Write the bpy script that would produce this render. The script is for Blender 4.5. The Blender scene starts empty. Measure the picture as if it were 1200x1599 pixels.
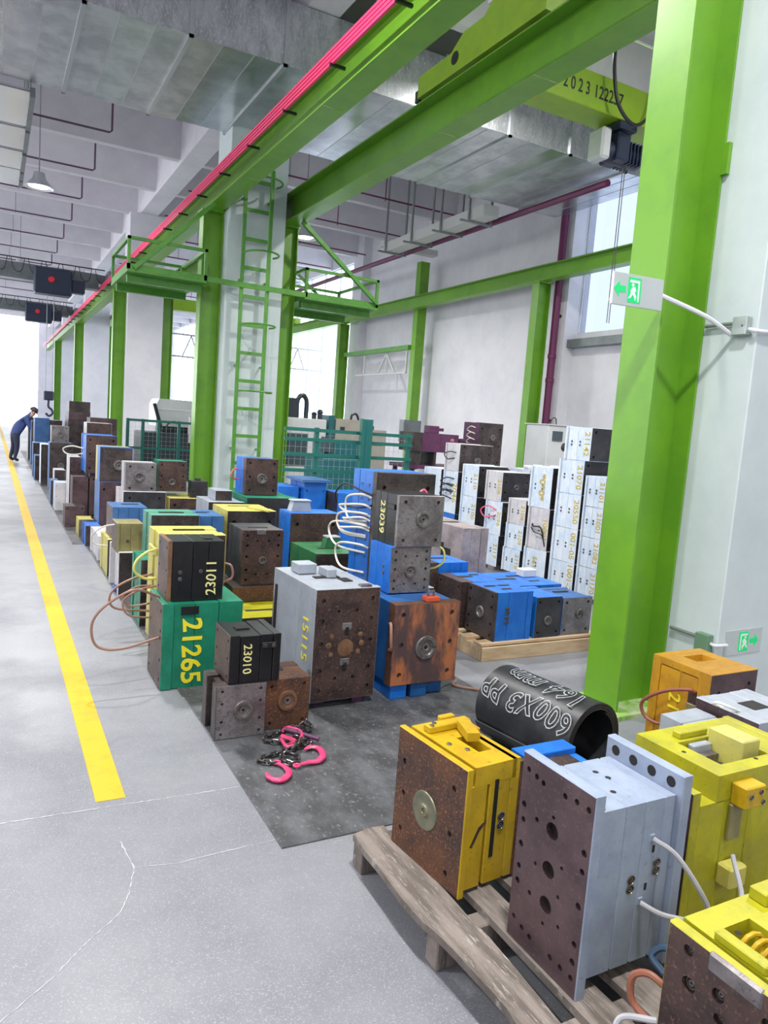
import bpy, bmesh, math, random
from mathutils import Vector, Matrix
from mathutils.geometry import delaunay_2d_cdt
random.seed(7)
S = bpy.context.scene
C = S.collection
PI = math.pi

# ---------------------------------------------------------------- camera
cam_d = bpy.data.cameras.new('camera'); cam = bpy.data.objects.new('camera', cam_d); C.objects.link(cam)
F_PX, YAW, PITCH, ROLL, CAM_H = 1147.12, 0.496204, 0.114918, 0.07352, 1.6
fw = Vector((math.sin(YAW)*math.cos(PITCH), math.cos(YAW)*math.cos(PITCH), -math.sin(PITCH)))
rt = Vector((math.cos(YAW), -math.sin(YAW), 0)); up = rt.cross(fw)
r2 = rt*math.cos(ROLL) + up*math.sin(ROLL); u2 = up*math.cos(ROLL) - rt*math.sin(ROLL)
cam.matrix_world = Matrix(((r2.x, u2.x, -fw.x, 0), (r2.y, u2.y, -fw.y, 0), (r2.z, u2.z, -fw.z, CAM_H), (0, 0, 0, 1)))
cam_d.sensor_fit = 'VERTICAL'; cam_d.sensor_height = 24.0; cam_d.lens = F_PX*24.0/1599.0
cam_d.clip_start = 0.05; cam_d.clip_end = 300
S.camera = cam

# ---------------------------------------------------------------- world, exposure
W = bpy.data.worlds.new('daylight'); S.world = W; W.use_nodes = True
bg = W.node_tree.nodes['Background']
bg.inputs[0].default_value = (0.93, 0.96, 1.0, 1); bg.inputs[1].default_value = 7.0
vs = S.view_settings
vs.view_transform = 'Standard'; vs.look = 'None'; vs.gamma = 1.0; vs.use_curve_mapping = False; vs.exposure = -0.8
LW0, LW1 = 4.2, 6.6        # height of the daylight openings added to the unseen walls
LAMP_W = 560.0            # watts of each high-bay lamp

# ---------------------------------------------------------------- materials
def lin(c): return tuple(((x/255)/12.92 if x/255 <= 0.04045 else ((x/255+0.055)/1.055)**2.4) for x in c) + (1.0,)
MATS = {}
def mat(name, col, rough=0.5, metal=0.0, col2=None, scale=6.0, lo=0.45, hi=0.62, col3=None, scale3=30.0, lo3=0.62, hi3=0.7,
        bump=0.0, bscale=40.0, stretch=(1, 1, 1), emit=None, rough2=None, detail=6):
    m = bpy.data.materials.new(name); m.use_nodes = True
    nt = m.node_tree; N = nt.nodes; L = nt.links
    b = N['Principled BSDF']
    b.inputs['Roughness'].default_value = rough; b.inputs['Metallic'].default_value = metal
    b.inputs['Base Color'].default_value = lin(col)
    tc = N.new('ShaderNodeTexCoord'); oi = N.new('ShaderNodeObjectInfo')
    mp = N.new('ShaderNodeVectorMath'); mp.operation = 'ADD'
    ml = N.new('ShaderNodeVectorMath'); ml.operation = 'SCALE'; ml.inputs[0].default_value = (17, 31, 23)
    L.new(oi.outputs['Random'], ml.inputs['Scale'])
    st = N.new('ShaderNodeVectorMath'); st.operation = 'MULTIPLY'; st.inputs[1].default_value = stretch
    L.new(tc.outputs['Object'], st.inputs[0]); L.new(st.outputs[0], mp.inputs[0]); L.new(ml.outputs[0], mp.inputs[1])
    cur = None
    def layer(prev, colx, sc, a, z):
        n = N.new('ShaderNodeTexNoise'); n.inputs['Scale'].default_value = sc; n.inputs['Detail'].default_value = detail; n.inputs['Roughness'].default_value = 0.65
        L.new(mp.outputs[0], n.inputs['Vector'])
        r = N.new('ShaderNodeMapRange'); r.inputs['From Min'].default_value = a; r.inputs['From Max'].default_value = z; r.clamp = True
        L.new(n.outputs['Fac'], r.inputs['Value'])
        mx = N.new('ShaderNodeMix'); mx.data_type = 'RGBA'
        L.new(r.outputs[0], mx.inputs['Factor'])
        if prev is None: mx.inputs['A'].default_value = lin(col)
        else: L.new(prev, mx.inputs['A'])
        mx.inputs['B'].default_value = lin(colx)
        return mx.outputs['Result'], r.outputs[0]
    if col2:
        cur, f = layer(None, col2, scale, lo, hi)
        if rough2 is not None:
            rr = N.new('ShaderNodeMapRange'); L.new(f, rr.inputs['Value']); rr.inputs['To Min'].default_value = rough; rr.inputs['To Max'].default_value = rough2
            L.new(rr.outputs[0], b.inputs['Roughness'])
    if col3: cur, f3 = layer(cur, col3, scale3, lo3, hi3)
    if cur is not None: L.new(cur, b.inputs['Base Color'])
    if bump > 0:
        n = N.new('ShaderNodeTexNoise'); n.inputs['Scale'].default_value = bscale; n.inputs['Detail'].default_value = 4
        L.new(mp.outputs[0], n.inputs['Vector'])
        bp = N.new('ShaderNodeBump'); bp.inputs['Strength'].default_value = bump; bp.inputs['Distance'].default_value = 0.01
        L.new(n.outputs['Fac'], bp.inputs['Height']); L.new(bp.outputs[0], b.inputs['Normal'])
    if emit:
        b.inputs['Emission Color'].default_value = lin(emit[0]); b.inputs['Emission Strength'].default_value = emit[1]
    MATS[name] = m
    return m
def paint(name, col, worn, rough=0.42, rust=(96, 66, 50)):
    mat(name, col, rough, 0.0, worn, 7.0, 0.42, 0.62, rust, 60.0, 0.6, 0.74, bump=0.08, bscale=60)

mat('concrete', (134, 136, 142), 0.36, 0, (118, 120, 127), 1.1, 0.42, 0.62, (158, 160, 166), 190.0, 0.54, 0.66, bump=0.04, bscale=140, rough2=0.46)
mat('concrete_joint', (190, 192, 196), 0.8)
mat('line_yellow', (208, 170, 20), 0.55, 0, (192, 156, 30), 9, 0.5, 0.7)
mat('rubber_mat', (66, 67, 70), 0.5, 0, (94, 96, 100), 4.5, 0.42, 0.62, (130, 132, 136), 40, 0.58, 0.7, bump=0.15, bscale=30, stretch=(1.6, 1, 1))
mat('rubber_black', (34, 35, 39), 0.42, 0, (58, 60, 64), 5, 0.45, 0.7)
mat('chalk', (176, 180, 183), 0.9, 0, (120, 124, 128), 60, 0.5, 0.66)
mat('wall_white', (226, 224, 230), 0.7, 0, (212, 211, 219), 0.9, 0.4, 0.65, bump=0.02)
mat('wall_cool', (205, 216, 216), 0.6, 0, (192, 204, 205), 1.4, 0.4, 0.65, (170, 176, 176), 40, 0.72, 0.8)
mat('ceiling_grey', (218, 215, 221), 0.8, 0, (206, 203, 211), 1.2, 0.4, 0.65)
mat('lime', (108, 162, 40), 0.36, 0, (99, 152, 41), 2.0, 0.45, 0.6, (150, 186, 100), 60, 0.74, 0.8, bump=0.03, bscale=8)
mat('lime_dusty', (190, 200, 160), 0.7, 0, (120, 178, 50), 9, 0.42, 0.6)
mat('green_rail', (88, 150, 56), 0.4, 0, (76, 134, 54), 5, 0.45, 0.65)
mat('crane_green', (142, 178, 36), 0.4, 0, (130, 168, 38), 3, 0.45, 0.65)
mat('galvanised', (204, 207, 210), 0.28, 0.85, (168, 172, 178), 2.2, 0.4, 0.6, (232, 234, 236), 18, 0.52, 0.68, bump=0.04, bscale=9, stretch=(3, 1, 1), rough2=0.42)
mat('galv_strip', (190, 194, 197), 0.35, 0.8)
gs = mat('galv_sheet', (206, 209, 212), 0.3, 0.9, (176, 180, 186), 1.6, 0.4, 0.6, bump=0.03, bscale=7)
rn = gs.node_tree.nodes.new('ShaderNodeObjectInfo'); mr = gs.node_tree.nodes.new('ShaderNodeMapRange'); mr.inputs['To Min'].default_value = .14; mr.inputs['To Max'].default_value = .5
gs.node_tree.links.new(rn.outputs['Random'], mr.inputs['Value']); gs.node_tree.links.new(mr.outputs[0], gs.node_tree.nodes['Principled BSDF'].inputs['Roughness'])
mat('steel_dark', (58, 52, 53), 0.42, 0.45, (88, 78, 77), 6.0, 0.42, 0.64, (120, 104, 96), 85, 0.54, 0.76, bump=0.1, bscale=50)
mat('steel_brown', (62, 50, 51), 0.44, 0.4, (94, 74, 69), 6.0, 0.40, 0.64, (146, 116, 94), 80, 0.55, 0.74, bump=0.12, bscale=45)
mat('steel_rust', (98, 64, 44), 0.62, 0.2, (62, 46, 42), 5.0, 0.40, 0.62, (160, 110, 78), 110, 0.54, 0.72, bump=0.2, bscale=70)
mat('steel_rust_streak', (176, 108, 70), 0.6, 0.2, (84, 66, 68), 6.0, 0.42, 0.54, (116, 74, 60), 60, 0.54, 0.74, bump=0.12, bscale=60, stretch=(1, 1, 0.3))
mat('steel_plum', (76, 60, 64), 0.4, 0.4, (104, 84, 87), 4.5, 0.40, 0.64, (128, 104, 100), 90, 0.56, 0.76, bump=0.06)
mat('steel_grey', (146, 141, 142), 0.36, 0.55, (110, 104, 106), 7, 0.40, 0.62, (74, 68, 69), 75, 0.54, 0.72, bump=0.08)
mat('steel_black', (52, 52, 56), 0.42, 0.3, (70, 70, 74), 6, 0.45, 0.65, (110, 108, 108), 40, 0.68, 0.76, bump=0.06)
mat('hole_shade', (22, 20, 20), 0.7)  # near-black stands in for the shade inside holes and slots
mat('steel_bright', (186, 174, 174), 0.36, 0.4, (156, 142, 142), 5, 0.4, 0.62, (104, 92, 92), 70, 0.56, 0.72, bump=0.06)
mat('bolt_steel', (128, 124, 123), 0.38, 0.6, (92, 86, 82), 30, 0.45, 0.65)
mat('brass_ring', (128, 124, 100), 0.4, 0.5, (96, 108, 96), 12, 0.42, 0.62)
mat('ring_rust', (140, 104, 76), 0.5, 0.4, (112, 84, 66), 12, 0.42, 0.62)
paint('p_blue', (16, 98, 190), (26, 112, 202), rust=(34, 60, 96))
paint('p_blue_deep', (22, 78, 138), (30, 92, 156), rust=(60, 56, 60))
paint('p_blue_dull', (52, 96, 150), (66, 110, 160))
paint('p_green', (18, 112, 84), (26, 128, 98), rust=(40, 84, 70))
paint('p_green_dull', (64, 132, 112), (86, 150, 130))
paint('p_green_dark', (40, 100, 62), (58, 116, 74))
paint('p_yellow', (196, 162, 22), (180, 146, 26), rust=(136, 94, 40))
paint('p_yellow_green', (172, 168, 24), (154, 150, 38), rust=(116, 134, 34))
paint('p_yellow_pale', (196, 188, 92), (178, 172, 100), rust=(136, 128, 80))
paint('p_amber', (192, 142, 32), (170, 124, 36), rust=(124, 80, 38))
paint('p_olive', (138, 132, 86), (122, 116, 78))
paint('p_grey_blue', (148, 160, 181), (134, 146, 168), rust=(132, 124, 122))
paint('p_grey', (156, 164, 174), (146, 152, 162), rust=(124, 122, 122))
paint('p_white', (214, 222, 230), (190, 208, 228), rust=(150, 154, 158))
paint('p_white_warm', (204, 202, 204), (186, 184, 190), rust=(140, 132, 128))
paint('p_purple', (82, 40, 74), (96, 52, 86), rust=(60, 40, 54))
paint('p_black', (17, 18, 22), (25, 26, 31), rough=0.34, rust=(50, 50, 53))
mat('txt_yellow', (232, 218, 40), 0.6)
mat('txt_cream', (226, 220, 150), 0.6)
mat('txt_olive', (188, 166, 62), 0.7, 0, (200, 186, 110), 30, 0.5, 0.66)
mat('txt_pink', (226, 150, 140), 0.6)
mat('txt_black', (26, 28, 26), 0.5)
mat('hose_white', (216, 212, 204), 0.4)
mat('hose_grey', (170, 170, 176), 0.35)
mat('hose_yellow', (214, 206, 116), 0.4)
mat('hose_brown', (146, 110, 96), 0.4)
mat('hose_rust', (142, 86, 66), 0.45)
mat('hose_pink', (226, 96, 130), 0.4)
mat('hose_black', (30, 30, 34), 0.45)
mat('hose_blue', (44, 66, 92), 0.45)
mat('pink_rail', (232, 62, 112), 0.45)
mat('purple_pipe', (108, 34, 82), 0.4)
mat('sprinkler_pipe', (96, 66, 96), 0.5)
mat('wood_grey', (132, 122, 115), 0.75, 0, (94, 86, 80), 4, 0.42, 0.6, (170, 162, 155), 16, 0.56, 0.7, bump=0.25, bscale=30, stretch=(9, 1, 1))
mat('wood_fresh', (206, 180, 146), 0.7, 0, (186, 156, 120), 4, 0.42, 0.62, (130, 104, 80), 22, 0.66, 0.72, bump=0.1, stretch=(1, 5, 5))
mat('chain_dark', (84, 81, 82), 0.28, 0.75, (126, 122, 120), 40, 0.5, 0.7)
mat('hook_pink', (214, 62, 112), 0.4, 0, (226, 90, 134), 20, 0.5, 0.7, (160, 120, 120), 50, 0.66, 0.74)
mat('hook_edge', (190, 176, 172), 0.4, 0.5)
mat('machine_white', (206, 208, 208), 0.45, 0, (196, 198, 198), 3, 0.45, 0.65)
mat('machine_beige', (164, 158, 146), 0.5, 0, (152, 146, 136), 3, 0.45, 0.65)
mat('machine_teal', (30, 98, 104), 0.45)
mat('machine_dark', (44, 52, 60), 0.45)
mat('machine_glass', (70, 84, 90), 0.15)
mat('box_grey', (118, 124, 126), 0.4, 0.3, (102, 108, 110), 4, 0.45, 0.65)
mat('fence_teal', (26, 104, 94), 0.45)
mat('wire', (170, 178, 180), 0.5, 0.3)
mat('sign_plate', (204, 212, 210), 0.12, 0.35)
mat('sign_green', (16, 206, 116), 0.4, emit=((20, 220, 120), 0.35))
mat('sign_white', (232, 240, 236), 0.5)
mat('jbox', (176, 186, 182), 0.3, 0.6)
mat('jbox_green', (104, 138, 110), 0.45)
mat('conduit', (150, 154, 154), 0.4, 0.6)
mat('white_pvc', (224, 226, 232), 0.4)
mat('lamp_metal', (206, 208, 212), 0.3, 0.6)
mat('lamp_glow', (255, 255, 255), 0.5, emit=((255, 253, 246), 6.0))
mat('hoist_dark', (34, 44, 66), 0.45)
mat('red_dot', (206, 40, 52), 0.4)
mat('cloth_navy', (46, 62, 112), 0.8)
mat('cloth_dark', (40, 44, 66), 0.8)
mat('skin', (196, 150, 126), 0.6)
mat('hair', (32, 28, 30), 0.6)
mat('trunking', (206, 206, 204), 0.5, 0.2)
mat('corrugated_metal', (244, 248, 252), 0.22, 0.75)
mat('frame_white', (216, 220, 226), 0.5)
mat('black_plastic', (24, 26, 30), 0.4)
mat('orange_mark', (226, 160, 40), 0.5)
mat('red_paint', (206, 82, 52), 0.5)
gm = bpy.data.materials.new('window_glass'); gm.use_nodes = True
nt = gm.node_tree; nt.nodes.clear()
o_ = nt.nodes.new('ShaderNodeOutputMaterial'); mx = nt.nodes.new('ShaderNodeMixShader'); tr = nt.nodes.new('ShaderNodeBsdfTransparent'); gl = nt.nodes.new('ShaderNodeBsdfGlossy')
tr.inputs[0].default_value = (0.9, 0.95, 1, 1); gl.inputs['Roughness'].default_value = 0.05; mx.inputs[0].default_value = 0.06
nt.links.new(tr.outputs[0], mx.inputs[1]); nt.links.new(gl.outputs[0], mx.inputs[2]); nt.links.new(mx.outputs[0], o_.inputs[0])
MATS['window_glass'] = gm
g2 = gm.copy(); g2.name = 'sky_tint_glass'; g2.node_tree.nodes['Transparent BSDF'].inputs[0].default_value = (.50, .535, .60, 1); MATS['sky_tint_glass'] = g2  # clear glass copy, its tint dims and blues the sky behind the panes

# ---------------------------------------------------------------- helpers
def link(name, me, parent=None, mats=None, loc=(0, 0, 0), rot=(0, 0, 0)):
    o = bpy.data.objects.new(name, me); C.objects.link(o)
    o.location = loc; o.rotation_euler = rot
    if parent is not None: o.parent = parent
    if mats and me is not None and not me.materials:
        for m in ([mats] if isinstance(mats, str) else mats): me.materials.append(MATS[m])
    return o
def tag(o, label=None, cat=None, group=None, kind=None):
    if label: o['label'] = label
    if cat: o['category'] = cat
    if group: o['group'] = group
    if kind: o['kind'] = kind
    return o
def thing(name, label, cat, loc=(0, 0, 0), rz=0.0, group=None):
    o = bpy.data.objects.new(name, None); o.empty_display_size = 0.1; C.objects.link(o)
    o.location = loc; o.rotation_euler = (0, 0, rz)
    return tag(o, label, cat, group)
def fin(bm, name='m', smooth=False):
    bmesh.ops.recalc_face_normals(bm, faces=bm.faces[:])
    me = bpy.data.meshes.new(name); bm.to_mesh(me); bm.free()
    if smooth:
        me.polygons.foreach_set('use_smooth', [True]*len(me.polygons))
        if hasattr(me, 'set_sharp_from_angle'): me.set_sharp_from_angle(angle=math.radians(40))
    return me
def bm_box(bm, x0, y0, z0, x1, y1, z1, c=0.0):
    g = bmesh.ops.create_cube(bm, size=1.0)
    for v in g['verts']:
        v.co = Vector((x0+(v.co.x+.5)*(x1-x0), y0+(v.co.y+.5)*(y1-y0), z0+(v.co.z+.5)*(z1-z0)))
    if c > 0:
        es = list({e for v in g['verts'] for e in v.link_edges})
        bmesh.ops.bevel(bm, geom=es, offset=c, segments=1, affect='EDGES', profile=0.5)
def boxm(x0, y0, z0, x1, y1, z1, c=0.0):
    bm = bmesh.new(); bm_box(bm, x0, y0, z0, x1, y1, z1, c); return fin(bm)
def box(name, b, m, parent=None, c=0.0, **k): return link(name, boxm(*b, c), parent, m, **k)
def boxes(name, bs, m, parent=None, c=0.0):
    bm = bmesh.new()
    for b in bs: bm_box(bm, *b, c)
    return link(name, fin(bm), parent, m)
def bm_tube(bm, pts, r, n=8, cap=True, closed=False):
    pts = [Vector(p) for p in pts]; rings = []; N = len(pts); ref = None
    for i, p in enumerate(pts):
        if closed: t = (pts[(i+1) % N]-pts[i-1])
        else: t = (pts[min(i+1, N-1)]-pts[max(i-1, 0)])
        t.normalize()
        if ref is None: ref = Vector((0, 0, 1)) if abs(t.z) < 0.9 else Vector((1, 0, 0))
        a = t.cross(ref)
        if a.length < 1e-5: a = t.orthogonal()
        a.normalize(); b = a.cross(t).normalized(); ref = b
        rr = r[i] if isinstance(r, (list, tuple)) else r
        rings.append([bm.verts.new(p+(a*math.cos(2*PI*k/n)+b*math.sin(2*PI*k/n))*rr) for k in range(n)])
    for i in range(N if closed else N-1):
        A = rings[i]; B = rings[(i+1) % N]
        for k in range(n): bm.faces.new((A[k], A[(k+1) % n], B[(k+1) % n], B[k]))
    if cap and not closed:
        bm.faces.new(rings[0]); bm.faces.new(rings[-1])
def catmull(P, k=7):
    P = [Vector(p) for p in P]; Q = [2*P[0]-P[1]]+P+[2*P[-1]-P[-2]]; out = []
    for i in range(1, len(Q)-2):
        for j in range(k):
            t = j/k
            out.append(0.5*((2*Q[i])+(Q[i+1]-Q[i-1])*t+(2*Q[i-1]-5*Q[i]+4*Q[i+1]-Q[i+2])*t*t+(3*Q[i]-Q[i-1]-3*Q[i+1]+Q[i+2])*t**3))
    out.append(P[-1]); return out
def tube(name, pts, r, m, parent=None, smooth=True, n=8, curve=False, closed=False):
    bm = bmesh.new(); bm_tube(bm, catmull(pts) if curve else pts, r, n, closed=closed)
    return link(name, fin(bm, smooth=smooth), parent, m)
def bar(name, a, b, w, h, m, parent=None):
    """rectangular bar from a to b"""
    a = Vector(a); b = Vector(b); t = (b-a).normalized(); ref = Vector((0, 0, 1)) if abs(t.z) < .95 else Vector((0, 1, 0))
    s = t.cross(ref).normalized(); u = s.cross(t)
    bm = bmesh.new(); vs_ = []
    for p in (a, b):
        for (i, j) in ((-1, -1), (1, -1), (1, 1), (-1, 1)): vs_.append(bm.verts.new(p+s*i*w/2+u*j*h/2))
    for f in ((0, 1, 2, 3), (4, 5, 6, 7), (0, 1, 5, 4), (1, 2, 6, 5), (2, 3, 7, 6), (3, 0, 4, 7)): bm.faces.new([vs_[i] for i in f])
    return link(name, fin(bm), parent, m)
def bm_lathe(bm, prof, n=24, mi=None, M=None):
    rings = []
    for (r, z) in prof:
        if r < 1e-6: rings.append([bm.verts.new((0, 0, z))])
        else: rings.append([bm.verts.new((r*math.cos(2*PI*k/n), r*math.sin(2*PI*k/n), z)) for k in range(n)])
    for i in range(len(rings)-1):
        A, B = rings[i], rings[i+1]
        for k in range(n):
            a = [A[0]] if len(A) == 1 else [A[k], A[(k+1) % n]]
            b = [B[0]] if len(B) == 1 else [B[(k+1) % n], B[k]]
            if len(a)+len(b) < 3: continue
            f = bm.faces.new(a+b)
            if mi: f.material_index = mi[i]
    if M is not None: bmesh.ops.transform(bm, matrix=M, verts=[v for r in rings for v in r])
def lathe(name, prof, mats, parent=None, n=24, mi=None, M=None, smooth=True):
    bm = bmesh.new(); bm_lathe(bm, prof, n, mi, M); return link(name, fin(bm, smooth=smooth), parent, mats)
def prism(name, poly, d, m, parent=None, M=None):
    """polygon in xy extruded along +z by d, then matrix"""
    bm = bmesh.new()
    a = [bm.verts.new((x, y, 0)) for x, y in poly]; b = [bm.verts.new((x, y, d)) for x, y in poly]
    bm.faces.new(a); bm.faces.new(b)
    for i in range(len(a)): bm.faces.new((a[i], a[(i+1) % len(a)], b[(i+1) % len(a)], b[i]))
    if M is not None: bmesh.ops.transform(bm, matrix=M, verts=bm.verts[:])
    return link(name, fin(bm), parent, m)
FACE = {'front': (Vector((1, 0, 0)), Vector((0, 0, 1)), Vector((0, -1, 0))), 'left': (Vector((0, -1, 0)), Vector((0, 0, 1)), Vector((-1, 0, 0))),
        'top': (Vector((1, 0, 0)), Vector((0, 1, 0)), Vector((0, 0, 1))), 'right': (Vector((0, 1, 0)), Vector((0, 0, 1)), Vector((1, 0, 0)))}
def facem(face, p, rot=0.0):
    a, b, n = FACE[face]
    r = a*math.cos(rot)+b*math.sin(rot); u = b*math.cos(rot)-a*math.sin(rot)
    return Matrix(((r.x, u.x, n.x, p[0]), (r.y, u.y, n.y, p[1]), (r.z, u.z, n.z, p[2]), (0, 0, 0, 1)))
TXT = {}
def text_mesh(s, bold=0.0, ext=0.02, outline=False):
    k = (s, bold, outline)
    if k in TXT: return TXT[k]
    cu = bpy.data.curves.new('t', 'FONT'); cu.body = s; cu.align_x = 'CENTER'; cu.align_y = 'CENTER'; cu.extrude = ext; cu.offset = bold; cu.resolution_u = 3
    if outline: cu.fill_mode = 'NONE'; cu.extrude = 0; cu.bevel_depth = .02; cu.bevel_resolution = 0; cu.space_character = 1.1
    ob = bpy.data.objects.new('t', cu); C.objects.link(ob)
    dg = bpy.context.evaluated_depsgraph_get(); me = bpy.data.meshes.new_from_object(ob.evaluated_get(dg))
    bpy.data.objects.remove(ob); TXT[k] = me
    return me
def text(parent, s, size, face, p, rot, m, bold=0.0, sx=1.0, name='painted_number', jit=0.0):
    me = text_mesh(s, bold).copy(); me.materials.clear()
    if jit:
        for v in me.vertices:
            v.co.x += jit*math.sin(v.co.y*9+v.co.x*3); v.co.y += jit*math.sin(v.co.x*7)
    M = facem(face, p, rot) @ Matrix.Diagonal((size*sx, size, 0.04, 1)); me.transform(M); me.materials.append(MATS[m])
    return link(name, me, parent)

# ---------------------------------------------------------------- setting: floor
tag(box('floor', (-10, -6, -0.2, 12.6, 66, 0), 'concrete'), 'light grey worn concrete workshop floor', kind='structure')
FLOOR = bpy.data.objects['floor']
def ribbon(name, pts, w, m, parent, z=0.0012, jit=0.0):
    bm = bmesh.new(); prev = None
    P = [Vector((p[0], p[1], 0)) for p in pts]
    for i, p in enumerate(P):
        t = (P[min(i+1, len(P)-1)]-P[max(i-1, 0)]).normalized(); s = Vector((-t.y, t.x, 0))*w*0.5*(1+random.uniform(-jit, jit))
        o = Vector((random.uniform(-jit, jit), random.uniform(-jit, jit), 0))*w
        a = bm.verts.new((p+o+s).to_tuple()[:2]+(z,)); b = bm.verts.new((p+o-s).to_tuple()[:2]+(z,))
        if prev: bm.faces.new((prev[0], prev[1], b, a))
        prev = (a, b)
    return link(name, fin(bm), parent, m)
def subdiv(P, k):
    out = []
    for a, b in zip(P[:-1], P[1:]):
        for j in range(k): out.append((a[0]+(b[0]-a[0])*j/k, a[1]+(b[1]-a[1])*j/k))
    return out+[P[-1]]
ribbon('floor_joint', subdiv([(-9, 3.02), (0.05, 2.96), (0.97, 2.93)], 70), 0.0035, 'concrete_joint', FLOOR, jit=0.9)
ribbon('crack', subdiv([(0.98, 2.49), (0.6, 2.47), (0.46, 2.50), (0.42, 2.36), (0.38, 2.27), (0.27, 2.17), (0.17, 2.06), (-0.02, 1.9), (-0.3, 1.72)], 14), 0.0022, 'concrete_joint', FLOOR, jit=0.9)
ribbon('crack', subdiv([(0.46, 2.50), (0.44, 2.68)], 10), 0.003, 'concrete_joint', FLOOR, jit=0.8)
tag(box('floor_line', (0.392, 3.0, 0.0, 0.508, 58, 0.002), 'line_yellow'), 'long yellow painted line running down the aisle floor', 'floor line')
tag(box('rubber_mat', (0.98, 2.42, 0, 2.72, 4.02, 0.006), 'rubber_mat', c=0.002), 'scuffed dark rubber mat with free corner in front of the chain', 'mat', 'rubber mats under the moulds')
tag(box('rubber_mat', (0.97, 4.03, 0, 2.72, 9.0, 0.006), 'rubber_mat', c=0.002), 'dark rubber mat under the green mould marked 21265', 'mat', 'rubber mats under the moulds')
tag(box('rubber_mat', (0.84, 9.01, 0, 2.30, 26.0, 0.006), 'rubber_mat', c=0.002), 'long dark rubber mat under the far row of moulds', 'mat', 'rubber mats under the moulds')
ZM = 0.006

# ---------------------------------------------------------------- setting: ceiling, girder, ribs
tag(box('ceiling', (-10, -6, 8.45, 12.6, 66, 8.75), 'ceiling_grey'), kind='structure')
tag(box('trim_1', (3.95, -6, 7.5, 4.45, 66, 8.45), 'ceiling_grey'), 'concrete girder over the column row', kind='structure')
def ribmesh(x0, x1):
    bm = bmesh.new(); v = []
    for x in (x0, x1):
        for (y, z) in ((-.10, 7.6), (.10, 7.6), (.17, 8.45), (-.17, 8.45)): v.append(bm.verts.new((x, y, z)))
    for f in ((0, 1, 2, 3), (4, 5, 6, 7), (0, 1, 5, 4), (1, 2, 6, 5), (2, 3, 7, 6), (3, 0, 4, 7)): bm.faces.new([v[i] for i in f])
    return fin(bm)
CEIL = bpy.data.objects['ceiling']
ra, rb = ribmesh(-10, 3.95), ribmesh(4.45, 11.9)
RIBY = [16.0+2.97*k for k in range(-6, 16)]
for y in RIBY:
    for me in (ra, rb): link('ceiling_rib', me, CEIL, 'ceiling_grey', loc=(0, y, 0))
# sprinkler drops between the ribs
ORD = ['']*5+['first', 'second', 'third', 'fourth', 'fifth', 'sixth', 'seventh', 'eighth', 'ninth', 'tenth', 'eleventh', 'twelfth']+['']*8
for i, y in enumerate(RIBY):
    if 12 < y < 45:
        t = thing('sprinkler_pipe', ORD[i]+' thin purple sprinkler pipe beyond the duct over the aisle', 'pipe', (0, y+1.4, 0), 0, 'ceiling sprinkler pipes')
        tube('pipe_run', [(-9, 0, 7.36), (2.15, 0, 7.36), (2.2, 0, 7.40), (2.2, 0, 8.45)], 0.022, 'sprinkler_pipe', t)
        tube('hanger', [(0.6, 0, 7.3), (0.6, 0, 8.45)], 0.012, 'conduit', t, n=6)
        t = thing('sprinkler_pipe', ORD[i]+' dark purple sprinkler pipe beyond the duct across the right bay', 'pipe', (0, y+1.4, 0), 0, 'right bay sprinkler pipes')
        tube('pipe_run', [(4.5, 0, 7.36), (11.2, 0, 7.36)], 0.022, 'purple_pipe', t)
        for x in (6.2, 8.8): tube('hanger', [(x, 0, 7.3), (x, 0, 8.45)], 0.014, 'purple_pipe' if x > 7 else 'conduit', t, n=6)

# ---------------------------------------------------------------- setting: right wall with windows
WX = 11.9
WALL = tag(bpy.data.objects.new('wall_right', None), 'white plastered right wall of the hall', kind='structure'); C.objects.link(WALL)
def wseg(y0, y1, z0, z1, m='wall_white', n='wall_panel', x0=WX, x1=WX+0.3): box(n, (x0, y0, z0, x1, y1, z1), m, WALL)
WIN = [(10.2, 13.35, 4.05, 7.9), (25.6, 34.6, 1.0, 7.6), (36.2, 45.0, 1.0, 7.6), (46.6, 57, 1.0, 7.6)]
prev = -6
for (a, b, z0, z1) in WIN:
    wseg(prev, a, 0, 8.45); wseg(a, b, 0, z0); wseg(a, b, z1, 8.45); prev = b
wseg(prev, 66, 0, 8.45)
for y in (13.35, 24.3, 35.0, 45.4): wseg(y, y+0.75, 0, 8.45, 'wall_white', 'pilaster', WX-0.32, WX)
box('window_sill', (WX-0.22, 10.0, 3.72, WX, 13.35, 3.9), 'box_grey', WALL)
for k, (a, b, z0, z1) in enumerate(WIN):
    wn = tag(bpy.data.objects.new('window_%d' % (k+1), None), 'tall window in the right wall', kind='structure'); C.objects.link(wn)
    n = max(2, round((b-a)/1.5)); xm = WX+0.12
    for j in range(n+1):
        y = a+(b-a)*j/n; box('window_frame', (xm-0.03, y-0.03, z0, xm+0.03, y+0.03, z1), 'frame_white', wn)
    for z in (z0, z1): box('window_frame', (xm-0.03, a, z-0.03, xm+0.03, b, z+0.03), 'frame_white', wn)
    for j in range(n):
        for (za, zb) in ((z0, z1),):
            box('pane', (xm-0.004, a+(b-a)*j/n+0.03, za+0.03, xm+0.004, a+(b-a)*(j+1)/n-0.03, zb-0.03), 'sky_tint_glass' if k == 0 else 'window_glass', wn)

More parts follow.
